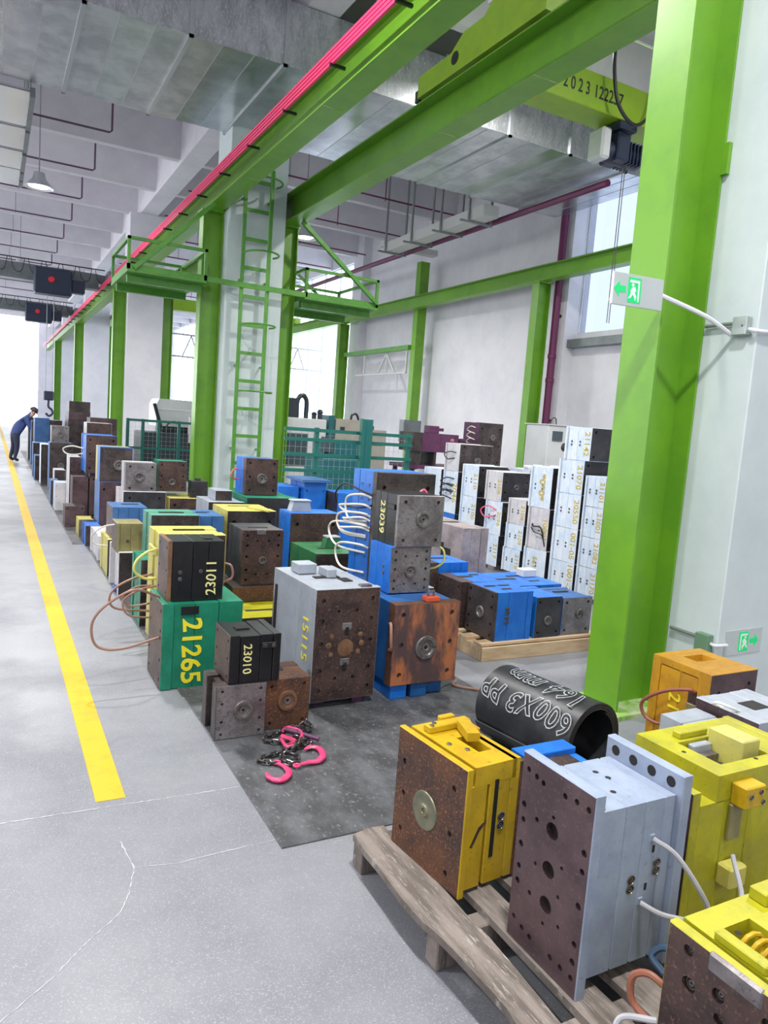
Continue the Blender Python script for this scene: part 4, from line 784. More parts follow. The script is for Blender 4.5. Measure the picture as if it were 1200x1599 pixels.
mold('upright white mould with rounded corners at the far aisle edge', 0.85, 11.9, ZM, 0.18, 0.3, 0.42, 'y', 'p_white', 'p_white_warm', 'std', '6')
mold('wide dark mould with pale left side under the steel mould with round insert', 1.31, 8.42, ZM, 0.42, 0.55, 0.675, 'y', 'p_white_warm', 'steel_black', 'wide', '8')
mold('dark mould with yellow green frame under the brown two-hole mould', 1.79, 8.42, ZM, 0.44, 0.55, 0.62, 'y', 'p_yellow_pale', 'steel_brown', 'four', '4', extra=lambda t, a, b, h: box('yellow_bracket', (-0.2, -0.2, h, 0.02, -0.05, h+0.035), 'p_yellow_pale', t, c=0.004) if False else None)
mold('square steel mould with round insert and four corner holes', 1.315, 8.46, 0.682, 0.33, 0.3, 0.325, 'y', 'p_white_warm', 'steel_grey', ((.4, 0, 0, 'steel_grey'), (.3, -.0), (.3, -.0)), '4', (-0.05, 0.02, 0.055))
mold('brown steel mould with two centre holes right of the round insert mould', 1.69, 8.62, 0.682, 0.33, 0.3, 0.35, 'y', 'p_green', 'steel_brown', 'two', '6', (0.0, -0.2, 0.04))
mold('notched dark plate with bolt holes in front of the lime column', 2.05, 8.5, 0.627, 0.19, 0.18, 0.19, 'y', 'steel_black', 'steel_black', 'two', '8', extra=lambda t, a, b, h: box('lug', (-0.03, -0.05, h, 0.02, 0.03, h+0.03), 'steel_black', t))
mold('rust tinged lower mould under the blue edged ring mould', 1.14, 9.2, ZM, 0.36, 0.5, 0.71, 'y', 'p_blue_dull', 'steel_plum', ((.2, 0, 0, 'p_blue'), (.4, .004), (.4, .004)), '4', (0.05, 0.1, 0.06))
mold('blue edged steel mould with dark locating ring above the rust tinged one', 1.135, 9.2, 0.717, 0.37, 0.42, 0.41, 'y', 'p_blue', 'steel_dark', ((.2, 0, 0, 'p_blue'), (.4, .002, .002, 'p_blue'), (.4, .004, .002, 'p_yellow_pale')), '0', (0.08, -0.02, 0.062))
mold('plain dark mould carrying the blue striped mould', 1.2, 10.75, ZM, 0.42, 0.5, 0.675, 'y', 'steel_dark', 'steel_plum', 'three', '4')
mold('blue striped brown mould with white hose loop above the aisle', 1.14, 10.7, 0.683, 0.4, 0.6, 0.52, 'y', 'p_blue', 'steel_brown', 'four', '6', hoses=[([(1.14, 11.0, 1.0), (1.0, 11.1, 1.02), (0.9, 11.2, 0.98), (0.92, 11.2, 0.92), (1.0, 11.1, 0.90), (1.14, 11.0, 0.93)], 0.01, 'hose_white')])
mold('tall slim steel plate mould left of the blue striped mould', 0.99, 11.3, ZM, 0.16, 0.5, 0.85, 'y', 'p_white_warm', 'steel_brown', 'three', '4')
mold('narrow brown mould standing below the blue striped mould', 0.985, 10.75, ZM, 0.2, 0.34, 0.62, 'y', 'steel_plum', 'steel_plum', 'three', '4')
far = [('plum grey steel mould stack bottom below the twin far moulds', 1.56, 14.7, ZM, .46, .6, 1.05, 'steel_dark', 'steel_brown'), ('far steel mould with pale handle loops on a tall stack', 1.57, 14.72, 1.057, .44, .55, .225, 'p_white_warm', 'steel_brown'),
       ('long dark far mould lying behind the handle loop mould', 1.70, 15.4, ZM, .5, .6, 1.36, 'steel_dark', 'steel_plum'), ('tallest far stack, bottom grey mould', 1.44, 17.0, ZM, .44, .7, 1.26, 'steel_dark', 'steel_dark'), ('tallest far stack, middle grey mould', 1.45, 17.0, 1.267, .43, .65, .175, 'steel_dark', 'steel_plum'), ('tallest far stack, topmost grey mould', 1.46, 17.05, 1.443, .42, .6, .22, 'steel_dark', 'steel_dark'),
       ('hazy blue grey mould below the patterned ring mould', .96, 14.9, ZM, .4, .5, .86, 'p_blue_dull', 'steel_dark'), ('hazy mould with patterned ring face in the far row', .99, 14.95, .867, .3, .4, .31, 'steel_grey', 'steel_grey'), ('hazy low dark mould with white top edge in the far row', .93, 13.2, ZM, .17, .4, .5, 'p_white_warm', 'steel_dark'),
       ('hazy tall blue mould beside the bending person', .86, 18.2, ZM, .3, .6, 1.24, 'p_blue_dull', 'p_blue_dull'), ('hazy dark mould right of the tall far blue one', 1.17, 18.3, ZM, .26, .5, 1.2, 'steel_dark', 'steel_dark'), ('hazy low blue mould at the person\'s feet', .8, 16.6, ZM, .26, .5, .5, 'p_blue_dull', 'steel_dark'), ('hazy mould with pale hoses by the aisle near the person', .8, 17.4, ZM, .3, .5, .72, 'p_blue_dull', 'steel_dark'),
       ('narrow hazy mould with white edge in the far row', .86, 15.7, ZM, .2, .5, .78, 'p_white', 'steel_dark'), ('hazy upright far mould just past the white box mould', .84, 12.6, ZM, .12, .4, .38, 'p_blue_dull', 'steel_dark'), ('far pale blue mould beyond the person', .9, 20.6, ZM, .5, .6, 1.1, 'p_blue_dull', 'steel_dark'), ('farthest grey mould beyond the person', .9, 22.4, ZM, .5, .6, 1.15, 'p_grey', 'steel_dark'), ('dim steel mould behind the tallest far stack', 1.6, 19.2, ZM, .5, .6, 1.3, 'steel_dark', 'steel_dark')]
for (lab, x, y, z, a, b, c_, m1, m2) in far: mold(lab, x, y, z, a, b, c_, 'y', m1, m2, 'three', '4' if c_ < .9 else '8', (0, 0, .06) if 'ring' in lab else None, group='moulds in the far aisle row')
# ---- white stacks at the right
def white(lab, x, y, z, sy, sz, sx=0.30, num=None, col='p_white', f='steel_black', ring=None, hoses=None, size=0.09, u=0.33, pat='4', ports=True):
    mold(lab, x, y, z, sx, sy, sz, 'y', col, f, ((.30, .0, 0), (.22, .003), (.24, .003), (.16, .006), (.08, -.012, -0.004)), pat, ring, txt=[(num, size, 'left', u, 0.0, CW, 'txt_olive', -0.0, 0.016)] if num else None,
          ports=[('left', a_, b_, 0.011) for a_ in (-.25, .08) for b_ in (-.04, .06)] if ports else None, group='white painted mould stacks', hoses=hoses)
for k, (y0, y1) in enumerate(((5.30, 5.42), (5.85, 5.97), (6.4, 6.52), (6.95, 7.07), (7.55, 7.67), (8.1, 8.22), (8.55, 8.67))):
    tag(box('timber', (5.3, y0, 0, 5.68, y1, .05), 'wood_grey', c=.004), ['first', 'second', 'third', 'fourth', 'fifth', 'sixth', 'seventh'][k]+' timber runner from the right under the white stacks', 'timber', 'timbers under the white stacks')
RX = 5.3
for (z0, h, n, lab) in ((.06, .297, '21170', 'white mould marked 21170, bottom of the rightmost stack'), (.36, .30, '21082', 'white mould marked 21082, second from the floor in the rightmost stack'), (.663, .305, '21001', 'white mould marked 21001, third up in the rightmost stack'), (.971, .30, '21101', 'white mould marked 21101, top of the rightmost stack')):
    white(lab, RX, 5.29, z0-.009, .275, h, .35, n, size=.085, u=.34)
for (z0, h, n, lab, dy) in ((.051, .29, '1001-2', 'white mould marked 1001-2 at the bottom of the tallest white stack', 0), (.343, .355, '001-05', 'white mould marked 001-05, second in the tallest white stack', 0), (.70, .355, '20550', 'white mould marked 20550, third in the tallest white stack', 0), (1.057, .35, '21070', 'white mould marked 21070, fourth in the tallest white stack', 0), (1.409, .335, '21142', 'white mould marked 21142 crowning the tallest white stack', -.06)):
    white(lab, RX, 5.61+dy, z0, .37, h, .38, n, size=.1, u=.34)
white('white mould with three columns of yellow marks at the foot of the third stack', RX, 6.05, .051, .37, .34, .35, '5610', size=.09, u=0.0)
white('greyish white mould with black cables marked 10001 in the third stack', RX, 6.06, .393, .345, .455, .35, '10001', 'p_white_warm', size=.1, hoses=[([(5.3, 6.32, .66), (5.27, 6.28, .64), (5.27, 6.15, .64), (5.3, 6.12, .52)], .008, 'hose_black'), ([(5.3, 6.34, .62), (5.27, 6.25, .58), (5.27, 6.12, .56), (5.3, 6.09, .44)], .006, 'hose_black')])
white('white mould covered in yellow stars and latches, top of the third stack', RX, 6.07, .85, .355, .445, .35, '*0*0*', size=.13, u=.05)
for (z0, h, n, lab, dy) in ((.051, .27, '2118', 'small white mould marked 2118 at the foot of the short stack', .02), (.323, .285, '2109', 'small white mould marked 2109 in the middle of the short stack', .0), (.61, .285, '2104', 'small greyish white mould with latches on top of the short stack', -.01)):
    white(lab, RX, 6.47+dy, z0, .31, h, .3, n, 'p_white' if n != '2104' else 'p_white_warm', size=.085)
for (z0, h, n, lab, dy) in ((.051, .37, '2117', 'white mould with thin cable loop at the foot of the dark fronted stack', 0), (.423, .40, '2096', 'white mould with pink hose loop in the dark fronted stack', -.02), (.825, .35, '2108', 'white sided mould with big black front topping the dark fronted stack', .02)):
    white(lab, RX, 6.91+dy, z0, .32, h, .42, n, 'p_white' if n != '2108' else 'p_white_warm', size=.09, pat='8', ring=(0, 0, .035) if n == '2108' else None, hoses=[([(5.3, 7.0, .72), (5.25, 7.1, .76), (5.22, 7.2, .70), (5.25, 7.14, .62), (5.3, 7.0, .66)], .008, 'hose_pink')] if n == '2096' else None)
for (z0, h, n, lab) in ((.051, .40, '2099', 'white base mould of the stack left of the big black front'), (.453, .365, '2100', 'lower visible white mould marked 2100 left of the big black front'), (.82, .39, '2110', 'upper white mould marked 2110 left of the big black front')):
    white(lab, RX, 7.42, z0, .34, h, .45, n, size=.1)
for (z0, h, n, lab, c_) in ((.051, .495, None, 'blue mould under the tall pale hosed stack', 'p_blue'), (.548, .55, '2046', 'pale blue mould with three looped hoses and yellow digits', 'p_white'), (1.10, .355, None, 'white sided mould with coil, highest at the left of the white stacks', 'p_white_warm')):
    white(lab, RX, 7.87, z0, .33, h, .52, n, c_, 'steel_dark', size=.13, pat='8', ring=(0.05, -.1, .05) if z0 > 1 else None, hoses=[([(5.3, 7.95, 1.0-.08*j), (5.25, 8.05, 1.01-.08*j), (5.22, 8.14, .95-.08*j), (5.3, 7.98, .90-.08*j)], .008, 'hose_black') for j in range(3)] if n else ([([(5.3, 7.95, 1.34), (5.25, 8.02, 1.35), (5.24, 8.14, 1.31), (5.26, 8.08, 1.25), (5.3, 7.98, 1.27)], .007, 'hose_black')] if z0 > 1 else None), ports=bool(n))
white('white mould with yellow digits leftmost behind the bright steel mould', RX, 8.27, .051, .42, 1.05, .35, '2044', size=.14)
mold('white slab mould lying across the back of the white stacks', 6.0, 7.3, 0, .3, .42, 1.2, 'y', 'p_white', 'steel_black', 'three', '0')
mold('dark mould on the back row under the pale clips', 6.32, 7.32, 0, .42, .4, 1.2, 'y', 'p_white_warm', 'steel_black', 'three', '0')
for k in range(5): tag(box('metal_clip', (6.02+.145*k, 7.36, 1.2, 6.12+.145*k, 7.48, 1.25+.012*(k % 2)), 'machine_white', c=.015), ['first', 'second', 'third', 'fourth', 'fifth'][k]+' pale metal clip from the left on the back row moulds', 'clip', 'pale clips on the back row')
mold('bright steel mould with dark square pocket behind the blue pallet', 3.64, 5.24, 0, .27, .8, .775, 'x', 'steel_bright', 'steel_bright', ((.3, 0), (.4, .004), (.3, 0, 0, 'steel_bright')), '0', slots=[(-.1, 0, .2, .06)], extra=lambda t, a, b, h: (box('pocket', (-a/2-.001, -.22, .3, -a/2+.03, -.06, .56), 'hole_shade', t), box('pocket', (-a/2-.001, -.1, .56, -a/2+.03, -.04, .6), 'hole_shade', t)))  # pocket shade given by dark boxes set into the face
# ---- purple moulds on a bench
t = thing('workbench', 'low purple brown bench carrying the purple moulds', 'bench', (0, 0, 0)); box('top', (5.85, 10.05, .98, 7.85, 10.75, 1.04), 'p_purple', t)
for x in (5.9, 6.8, 7.75):
    for y in (10.1, 10.65): box('leg', (x, y, 0, x+.06, y+.06, .98), 'steel_dark', t)
for x in (6.0, 6.3): tag(box('spacer_bar', (x, 10.1, 1.04, x+.05, 10.5, 1.255), 'steel_dark'), ('left' if x < 6.2 else 'right')+' dark spacer bar holding up the purple mould marked 18', 'spacer', 'spacers under the purple mould')
mold('purple mould marked 18 with grey end and motor on top', 5.88, 10.07, 1.256, .86, .45, .30, 'x', 'p_purple', 'steel_dark', ((.2, 0, 0, 'steel_dark'), (.4, .003), (.4, .003)), '4', (0, .0, .035), txt=[('18', .1, 'front', .36, .12, CCW, 'txt_pink', .0, .002)], extra=lambda t, a, b, h: (box('motor', (-.08, -.1, h, .12, .05, h+.12), 'p_purple', t, c=.006), box('motor_cap', (.12, -.08, h+.04, .22, .03, h+.09), 'p_purple', t, c=.005)))
mold('dark purple mould with ring front and cables standing highest on the bench', 7.14, 10.1, 1.041, .5, .45, .75, 'y', 'p_purple', 'steel_dark', 'three', '6', (.1, .18, .05), hoses=[([(7.14, 10.2, 1.7-.1*j), (7.08, 10.25, 1.72-.1*j), (7.08, 10.35, 1.66-.1*j), (7.14, 10.3, 1.62-.1*j)], .008, 'hose_white') for j in range(3)], txt=[('2204', .11, 'front', -.1, -.3, CW, 'txt_pink', .0, 0)])
mold('low dark block with red cap between the purple moulds', 6.77, 10.1, 1.041, .35, .4, .40, 'y', 'steel_dark', 'steel_dark', 'two', '0', extra=lambda t, a, b, h: box('red_cap', (-.1, -.1, h, .03, .02, h+.06), 'p_purple', t, c=.01))
# ---- blue moulds on the fresh wood pallet
def pallet(lab, x0, y0, x1, y1, h, m, boards, stringers, deck_axis):
    t = thing('pallet', lab, 'pallet', (0, 0, 0))
    th = 0.022
    for (a, b) in stringers:
        if deck_axis == 'y': box('stringer', (x0+.01, a, 0, x1-.01, b, h-th), m, t, c=.003)
        else: box('stringer', (a, y0+.01, 0, b, y1-.01, h-th), m, t, c=.003)
    for (a, b) in boards:
        if deck_axis == 'y': box('deck_board', (a, y0+random.uniform(-.02, .02), h-th, b, y1, h), m, t, c=.003)
        else: box('deck_board', (x0, a, h-th, x1, b, h), m, t, c=.003)
    return t
pallet('fresh pale wooden pallet carrying the blue moulds', 3.08, 4.10, 4.25, 5.20, .125, 'wood_fresh', [(4.10, 4.2), (4.28, 4.38), (4.46, 4.56), (4.64, 4.74), (4.82, 4.92), (5.1, 5.2)], [(3.08, 3.16), (3.62, 3.7), (4.17, 4.25)], 'x')
bp = bpy.data.objects['pallet']; box('front_beam', (3.08, 4.08, 0.0, 4.25, 4.099, 0.1), 'wood_fresh', bp, c=.003)
mold('front blue mould with brown ringed end on the fresh pallet', 3.19, 4.12, .126, .34, .36, .36, 'x', 'p_blue', 'steel_dark', ((.06, 0, 0, 'steel_dark'), (.3, .006), (.5, .004), (.14, 0)), '8', (0.02, 0.0, .045), ports=[('front', a_, b_, .011) for a_ in (-.2, -.14) for b_ in (-.12, -.02, .08, .16)], slots=[(-.2, .1, .1, .03), (.15, .1, .1, .03), (0, -.2, .08, .03)])
mold('second blue mould with bare brown left plate on the fresh pallet', 3.15, 4.50, .126, .36, .34, .355, 'x', 'p_blue', 'steel_brown', ((.3, 0, 0, 'steel_brown'), (.35, .004), (.35, .004)), '6', slots=[(-.1, .05, .14, .05), (.25, .2, .08, .03)])
mold('low blue mould with dark ringed front in the middle of the pallet', 3.565, 4.12, .126, .25, .34, .31, 'y', 'p_blue', 'steel_black', 'four', '4', (-.02, -.08, .035))
mold('low blue sided mould with polished ringed front at the pallet end', 3.83, 4.13, .126, .30, .34, .29, 'y', 'p_blue_deep', 'steel_grey', 'four', '4', (.1, .05, .04), slots=[(0, .1, .14, .03)])
mold('wide flat blue mould behind on the fresh pallet', 3.60, 4.52, .126, .56, .5, .30, 'x', 'p_blue', 'steel_dark', 'flush', '0', slots=[(-.2, .0, .2, .04), (.1, .2, .16, .04), (.2, -.2, .1, .03)])
mold('blue mould with brown front at the rear left of the fresh pallet', 3.10, 4.87, .126, .36, .33, .43, 'x', 'p_blue', 'steel_brown', ((.2, 0, 0, 'steel_brown'), (.3, .004), (.3, .004), (.2, .004)), '0', slots=[(0, .1, .16, .05)])
tag(box('steel_block', (4.14, 4.75, .427, 4.3, 4.86, .49), 'machine_white', c=.004) if False else box('steel_block', (3.98, 4.8, .427, 4.12, 4.9, .49), 'machine_white', c=.004), 'pale square block lying on the flat blue mould', 'block')
#@@FRONT_BEGIN
# ---------------------------------------------------------------- foreground pallet and its moulds
PX = thing('pallet', 'weathered grey wooden pallet carrying the yellow and grey moulds', 'pallet', (0, 0, 0))
PH = 0.13
def board(poly, th=0.024):
    prism('deck_board', poly, th, 'wood_grey', PX, Matrix.Translation((0, 0, PH-th)))
board([(1.173, 2.221), (1.166, 2.108), (1.167, 2.016), (1.158, 1.838), (1.163, 1.711), (1.175, 1.66), (1.185, 1.557), (1.192, 1.414), (1.194, 1.341), (1.186, 1.29), (1.17, 1.1), (1.18, 0.7), (1.29, 0.7), (1.285, 1.0), (1.294, 1.243), (1.307, 1.444), (1.313, 1.58), (1.308, 1.688), (1.314, 1.914), (1.306, 2.103), (1.305, 2.233), (1.246, 2.237)])
for (a, b, e) in ((1.365, 1.47, 0.004), (1.53, 1.645, -.006), (1.72, 1.83, .004), (1.92, 2.03, -.004), (2.14, 2.25, .006), (2.38, 2.5, 0.0), (2.64, 2.76, .004), (2.9, 3.02, 0)):
    board([(a, 2.22), (a+e, 1.7), (a-e*.5, 1.25), (a, 0.7), (b, 0.7), (b+e*.6, 1.2), (b-e, 1.65), (b, 2.22)])
for (a, b) in ((2.165, 2.235), (1.655, 1.72), (1.2, 1.27), (0.72, 0.79)): box('stringer', (1.185, a, 0, 3.02, b, PH-0.025), 'wood_grey', PX, c=.004)
def frame_on_top(t, name, ox0, oy0, ox1, oy1, px0, py0, px1, py1, z0, z1, m):
    """ring of four bars around an open pocket"""
    bm = bmesh.new()
    bm_box(bm, ox0, oy0, z0, ox1, py0, z1); bm_box(bm, ox0, py1, z0, ox1, oy1, z1); bm_box(bm, ox0, py0, z0, px0, py1, z1); bm_box(bm, px1, py0, z0, ox1, py1, z1)
    return link(name, fin(bm), t, m)
def e_m1(t, a, b, h):
    z0 = h-0.07
    lathe('centre_dish', [(.066, 0), (.064, .004), (.056, .0045), (.048, .002), (.026, .001), (.022, .003), (.018, .0075), (.010, .0075), (.008, .002), (0, .002)], 'brass_ring', t, n=28, M=facem('left', (-a/2, .01, h*.47)))
    frame_on_top(t, 'pocket_frame', -0.09, -b/2+.012, 0.085, b/2-.012, -0.005, -0.09, 0.05, 0.03, z0, h-.004, 'p_yellow')
    box('slide_rail', (-0.075, 0.09, h-.004, 0.11, 0.13, h+.022), 'p_yellow', t, c=.004); box('slide_rail', (0.02, 0.15, h-.004, 0.085, 0.175, h+.02), 'p_yellow', t, c=.004)
    bar('latch_lever', (0.02, -0.03, h+.018), (0.06, 0.075, h+.018), 0.045, 0.03, 'p_yellow', t); box('lever_stop', (0.06, 0.02, h-.004, 0.095, 0.07, h+.02), 'p_amber', t, c=.004)
    for (x_, y_) in ((-.06, .1), (-.04, .115), (.03, -.02), (-.03, -.06), (-.06, .0)):
        o = link('socket_bolt', port_mesh(.009), t); o.matrix_local = facem('top', (x_, y_, h+(.022 if y_ > .09 else .018 if x_ > 0 else -.003)))
    box('parting_slot', (-0.004, -b/2+.010, h*.24, 0.012, -b/2+.02, h*.86), 'hole_shade', t)
    for (x_, z_) in ((.035, .55), (.035, .48)):
        o = link('socket_bolt', port_mesh(.016), t); o.matrix_local = facem('front', (x_, -b/2+.011, h*z_))
    prism('red_streak', [(-.06, .13), (-.03, .19), (.0, .21), (.0, .2), (-.025, .175), (-.052, .125)], .001, 'steel_rust', t, Matrix(((1, 0, 0, -.03), (0, 0, -1, -b/2+.0115), (0, 1, 0, .03), (0, 0, 0, 1))))
mold('yellow mould with rusty ringed face at the back corner of the near pallet', 1.30, 1.77, .1305, .265, .38, .43, 'x', 'p_yellow', 'steel_rust', ((.1, 0, 0, 'p_yellow'), (.28, .012, .068, 'p_yellow', .015), (.03, .02, .075, 'hole_shade', .02), (.34, .012, .068, 'p_yellow', .015), (.15, .012, .004, 'p_yellow', .015), (.1, .012, .02, 'steel_rust', .01)), [(-.38, .24, .028), (.34, .3, .028), (-.36, -.02, .026), (.33, -.06, .026), (-.37, -.33, .026), (.32, -.38, .026)], None, rot=0.09, bolts=True, extra=e_m1)
def e_m2(t, a, b, h):
    for k in range(4): lathe('lifting_hole', [(0, .0012), (.015, .0012), (.016, 0)], 'hole_shade', t, M=facem('left', (a/2-.0366, -b/2+.045+.07*k, h-.033)), n=16)
    for (x_, y_) in ((-.08, -.02), (-.02, -.05), (.03, .02), (.02, .06), (-.13, .05), (-.12, -.11)): lathe('top_hole', [(0, .0012), (.009, .0012), (.01, 0)], 'hole_shade', t, M=facem('top', (x_, y_, h-.061)), n=12)  # flat discs coloured as the shade of holes
    for (x_, z_) in ((-.0, .51), (-.0, .46), (.095, .56), (.095, .52)):
        o = link('socket_bolt', port_mesh(.015), t); o.matrix_local = facem('front', (x_, -b/2+.0195, h*z_))
    for (x_, z_) in ((.065, .70), (.045, .38)): box('hose_port', (x_-.01, -b/2+.017, h*z_-.012, x_+.01, -b/2+.03, h*z_+.012), 'p_grey_blue', t, c=.003)
    for (x_, z_) in ((.075, .64), (.06, .45)): box('small_slot', (x_-.004, -b/2+.0185, h*z_-.01, x_+.004, -b/2+.03, h*z_+.01), 'hole_shade', t)
M2P = [(-.40, .42, .03), (-.28, .41, .03), (-.18, .40, .03), (.12, .41, .03), (.27, .42, .03), (.42, .42, .03), (-.42, .23, .034), (-.41, .15, .03), (-.22, .2, .026), (.0, .27, .02), (.42, .21, .034), (.42, .12, .03), (.0, .2, .082), (-.41, .02, .034), (.0, .0, .082), (.17, .06, .02), (-.18, -.02, .02), (-.41, -.1, .03), (-.41, -.18, .034), (.42, -.05, .034), (.01, -.18, .082), (.16, -.09, .02), (-.22, -.19, .026), (.42, -.24, .03), (.0, -.28, .02), (.2, -.23, .02), (.42, -.33, .034), (-.41, -.38, .03), (-.28, -.4, .03), (-.16, -.41, .03), (.14, -.41, .03), (.28, -.41, .03), (.42, -.41, .03)]
mold('grey blue mould with purple brown holed plate standing in the middle of the near pallet', 1.375, 1.285, .1305, .365, .295, .57, 'x', 'p_grey_blue', 'steel_plum', ((.1, 0, 0), (.28, .02, .06, 'p_grey_blue', .035), (.2, .02, .06, 'p_grey_blue', .035), (.2, .02, .06, 'p_grey_blue', .035), (.12, .02, .06, 'p_grey_blue', .035), (.1, 0, 0, 'p_grey_blue', .01)), M2P, None, bolts=True, extra=e_m2,
     hoses=[([(1.62, 1.30, .53), (1.66, 1.25, .50), (1.72, 1.2, .40), (1.76, 1.17, .30), (1.79, 1.2, .27)], .0075, 'hose_grey'), ([(1.60, 1.30, .345), (1.63, 1.25, .335), (1.69, 1.2, .33), (1.78, 1.16, .30), (1.9, 1.2, .33), (1.98, 1.3, .40)], .0075, 'hose_grey')])
mold('small bright blue mould wedged behind the grey blue mould on the near pallet', 1.66, 1.72, .1305, .24, .26, .36, 'y', 'p_blue', 'p_blue', ((.3, 0), (.4, .004, .02), (.3, 0)), '0', extra=lambda t, a, b, h: box('pocket', (-.05, -.03, h-.05, .08, .05, h-.018), 'steel_brown', t))
def e_m3(t, a, b, h):
    z0 = h-.09
    frame_on_top(t, 'pocket_frame', -.19, -b/2+.004, a/2-.04, b/2-.004, -.11, -.11, .13, .06, z0, h-.002, 'p_yellow_green')
    box('slide_block', (.03, -.085, h-.088, .12, .05, h+.04), 'p_yellow_pale', t, c=.004); box('slide_rail', (-.08, .075, h-.002, .06, .11, h+.02), 'p_yellow_green', t, c=.003); box('guide_bar', (-.108, .0, h-.07, .03, .025, h-.035), 'steel_grey', t); box('pocket_step', (-.06, .03, h-.088, .03, .058, h-.01), 'p_grey', t, c=.003)
    box('side_slide', (-.125, -b/2-.05, h-.10, -.03, -b/2+.004, h-.03), 'p_yellow', t, c=.004); box('side_channel', (-.13, -b/2-.012, h-.22, -.075, -b/2+.004, h-.10), 'p_olive', t, c=.004); box('lower_clamp', (-.15, -b/2-.05, .12, -.07, -b/2+.004, .19), 'p_yellow_pale', t, c=.006)
    for (x_, z_) in ((-.055, h-.05), (-.04, h-.085), (-.10, h-.06)):
        o = link('socket_bolt', port_mesh(.009), t); o.matrix_local = facem('front', (x_, -b/2-.0505, z_))
    for (x_, y_) in ((-.1, -.1), (-.15, .0), (.05, -.12), (.2, -.1)): lathe('top_hole', [(0, .001), (.007, .001), (.008, 0)], 'hole_shade', t, M=facem('top', (x_, y_, h-.002)), n=10)
mold('large yellow green mould with open top pocket at the right of the near pallet', 1.88, 1.38, .1305, .60, .34, .48, 'x', 'p_yellow_green', 'steel_plum', ((.06, -.0, .04, 'p_yellow_green'), (.2, .004, .088), (.2, .004, .088), (.24, .004, .088), (.24, .004, .088), (.06, 0, .0)), '8', extra=e_m3, hoses=[([(2.3, 1.36, .35), (2.34, 1.31, .36), (2.36, 1.30, .33), (2.36, 1.34, .3)], .009, 'hose_blue')])
def e_m4(t, a, b, h):
    z0 = h-.07
    frame_on_top(t, 'pocket_frame', -.165, -b/2+.004, a/2-.03, b/2-.004, -.125, -.06, -.015, .115, z0, h-.002, 'p_yellow_green')
    pts = [(-.068+.036*math.cos(k*PI/6), -.04+.0021*k, h-.03+.036*math.sin(k*PI/6)) for k in range(58)]
    tube('return_spring', pts, .006, 'p_yellow', t, n=7); box('pocket_lining', (-.12, -.055, z0-.004, -.02, .11, z0+.002), 'p_olive', t)
    box('corner_block', (-.165, -.03, h-.002, -.135, .10, h+.02), 'p_yellow_green', t, c=.003); box('corner_block', (-.16, -.12, h-.002, -.06, -.075, h+.02), 'p_yellow_green', t, c=.003); box('notch_plate', (-a/2-.004, -.06, h-.045, -a/2+.012, .075, h+.002), 'steel_grey', t, c=.006)
    box('far_stop', (.06, b/2-.06, h-.002, .16, b/2-.012, h+.03), 'p_yellow_green', t, c=.003)
    for (x_, y_) in ((-.09, .09), (.1, .08), (-.13, -.03)): lathe('top_hole', [(0, .001), (.007, .001), (.008, 0)], 'hole_shade', t, M=facem('top', (x_, y_, h-.001)), n=10)
mold('yellow green mould with brown face and coil spring at the nearest corner of the pallet', 1.425, 0.70, .1305, .42, .37, .365, 'x', 'p_yellow_green', 'steel_brown', ((.08, 0, 0, 'p_yellow_green'), (.26, .004, .068), (.3, .004, .068), (.28, .004, .068), (.08, .0, .0)), [(-.34, .40, .036), (-.31, .19, .05), (-.11, .27, .044), (-.09, .13, .034), (.2, .33, .036), (.34, .1, .04), (-.35, -.35, .04), (.3, -.38, .04), (0, -.1, .05)], bolts=True, extra=e_m4,
     hoses=[([(1.46, 1.07, .30), (1.44, 1.12, .315), (1.42, 1.15, .29), (1.42, 1.14, .23), (1.44, 1.08, .2)], .009, 'hose_rust'), ([(1.50, 1.07, .36), (1.49, 1.12, .37), (1.47, 1.14, .34), (1.47, 1.1, .32)], .009, 'hose_blue'), ([(1.44, 1.08, .22), (1.39, 1.14, .2), (1.37, 1.14, .16), (1.39, 1.12, .14), (1.44, 1.08, .14)], .008, 'hose_grey')])
tag(box('timber', (3.0, 2.22, 0, 3.36, 2.30, .07), 'wood_grey', c=.004), 'timber under the front of the amber mould', 'timber', 'timbers under the amber mould'); tag(box('timber', (3.0, 2.46, 0, 3.36, 2.54, .07), 'wood_grey', c=.004), 'timber under the rear of the amber mould', 'timber', 'timbers under the amber mould')
def e_m5(t, a, b, h):
    frame_on_top(t, 'pocket_frame', -a/2+.004, -.12, a/2-.004, b/2-.02, -.05, .0, .09, .09, h-.04, h-.001, 'p_amber')
    box('side_recess', (-a/2-.0, -.105, h*.30, -a/2+.03, -.06, h*.78), 'steel_brown', t); box('recess_block', (-a/2-.006, -.11, h*.52, -a/2+.02, -.055, h*.64), 'p_olive', t, c=.003)
    for (y_, z_) in ((-.04, .42), (-.13, .32), (-.13, .74)):
        o = link('socket_bolt', port_mesh(.011), t); o.matrix_local = facem('left', (-a/2-.0005, y_, h*z_))
mold('amber yellow mould with hose loop on the floor beside the tall green column', 3.01, 2.20, .0705, .345, .35, .48, 'y', 'p_amber', 'steel_plum', ((.2, 0, 0, 'p_amber'), (.3, .004, .036), (.35, .004, .036), (.15, 0, 0)), [(-.3, .3, .03), (.33, .36, .03), (-.3, -.35, .03)], (.1, -.4, .05), bolts=True, extra=e_m5, txt=[('21155', .1, 'left', -.06, -.08, CW, 'txt_yellow', .003, .012)],
     hoses=[([(3.012, 2.28, .44), (2.98, 2.3, .45), (2.96, 2.42, .40), (2.95, 2.53, .31), (2.96, 2.52, .24), (2.98, 2.45, .22), (3.012, 2.38, .25)], .009, 'hose_rust')])
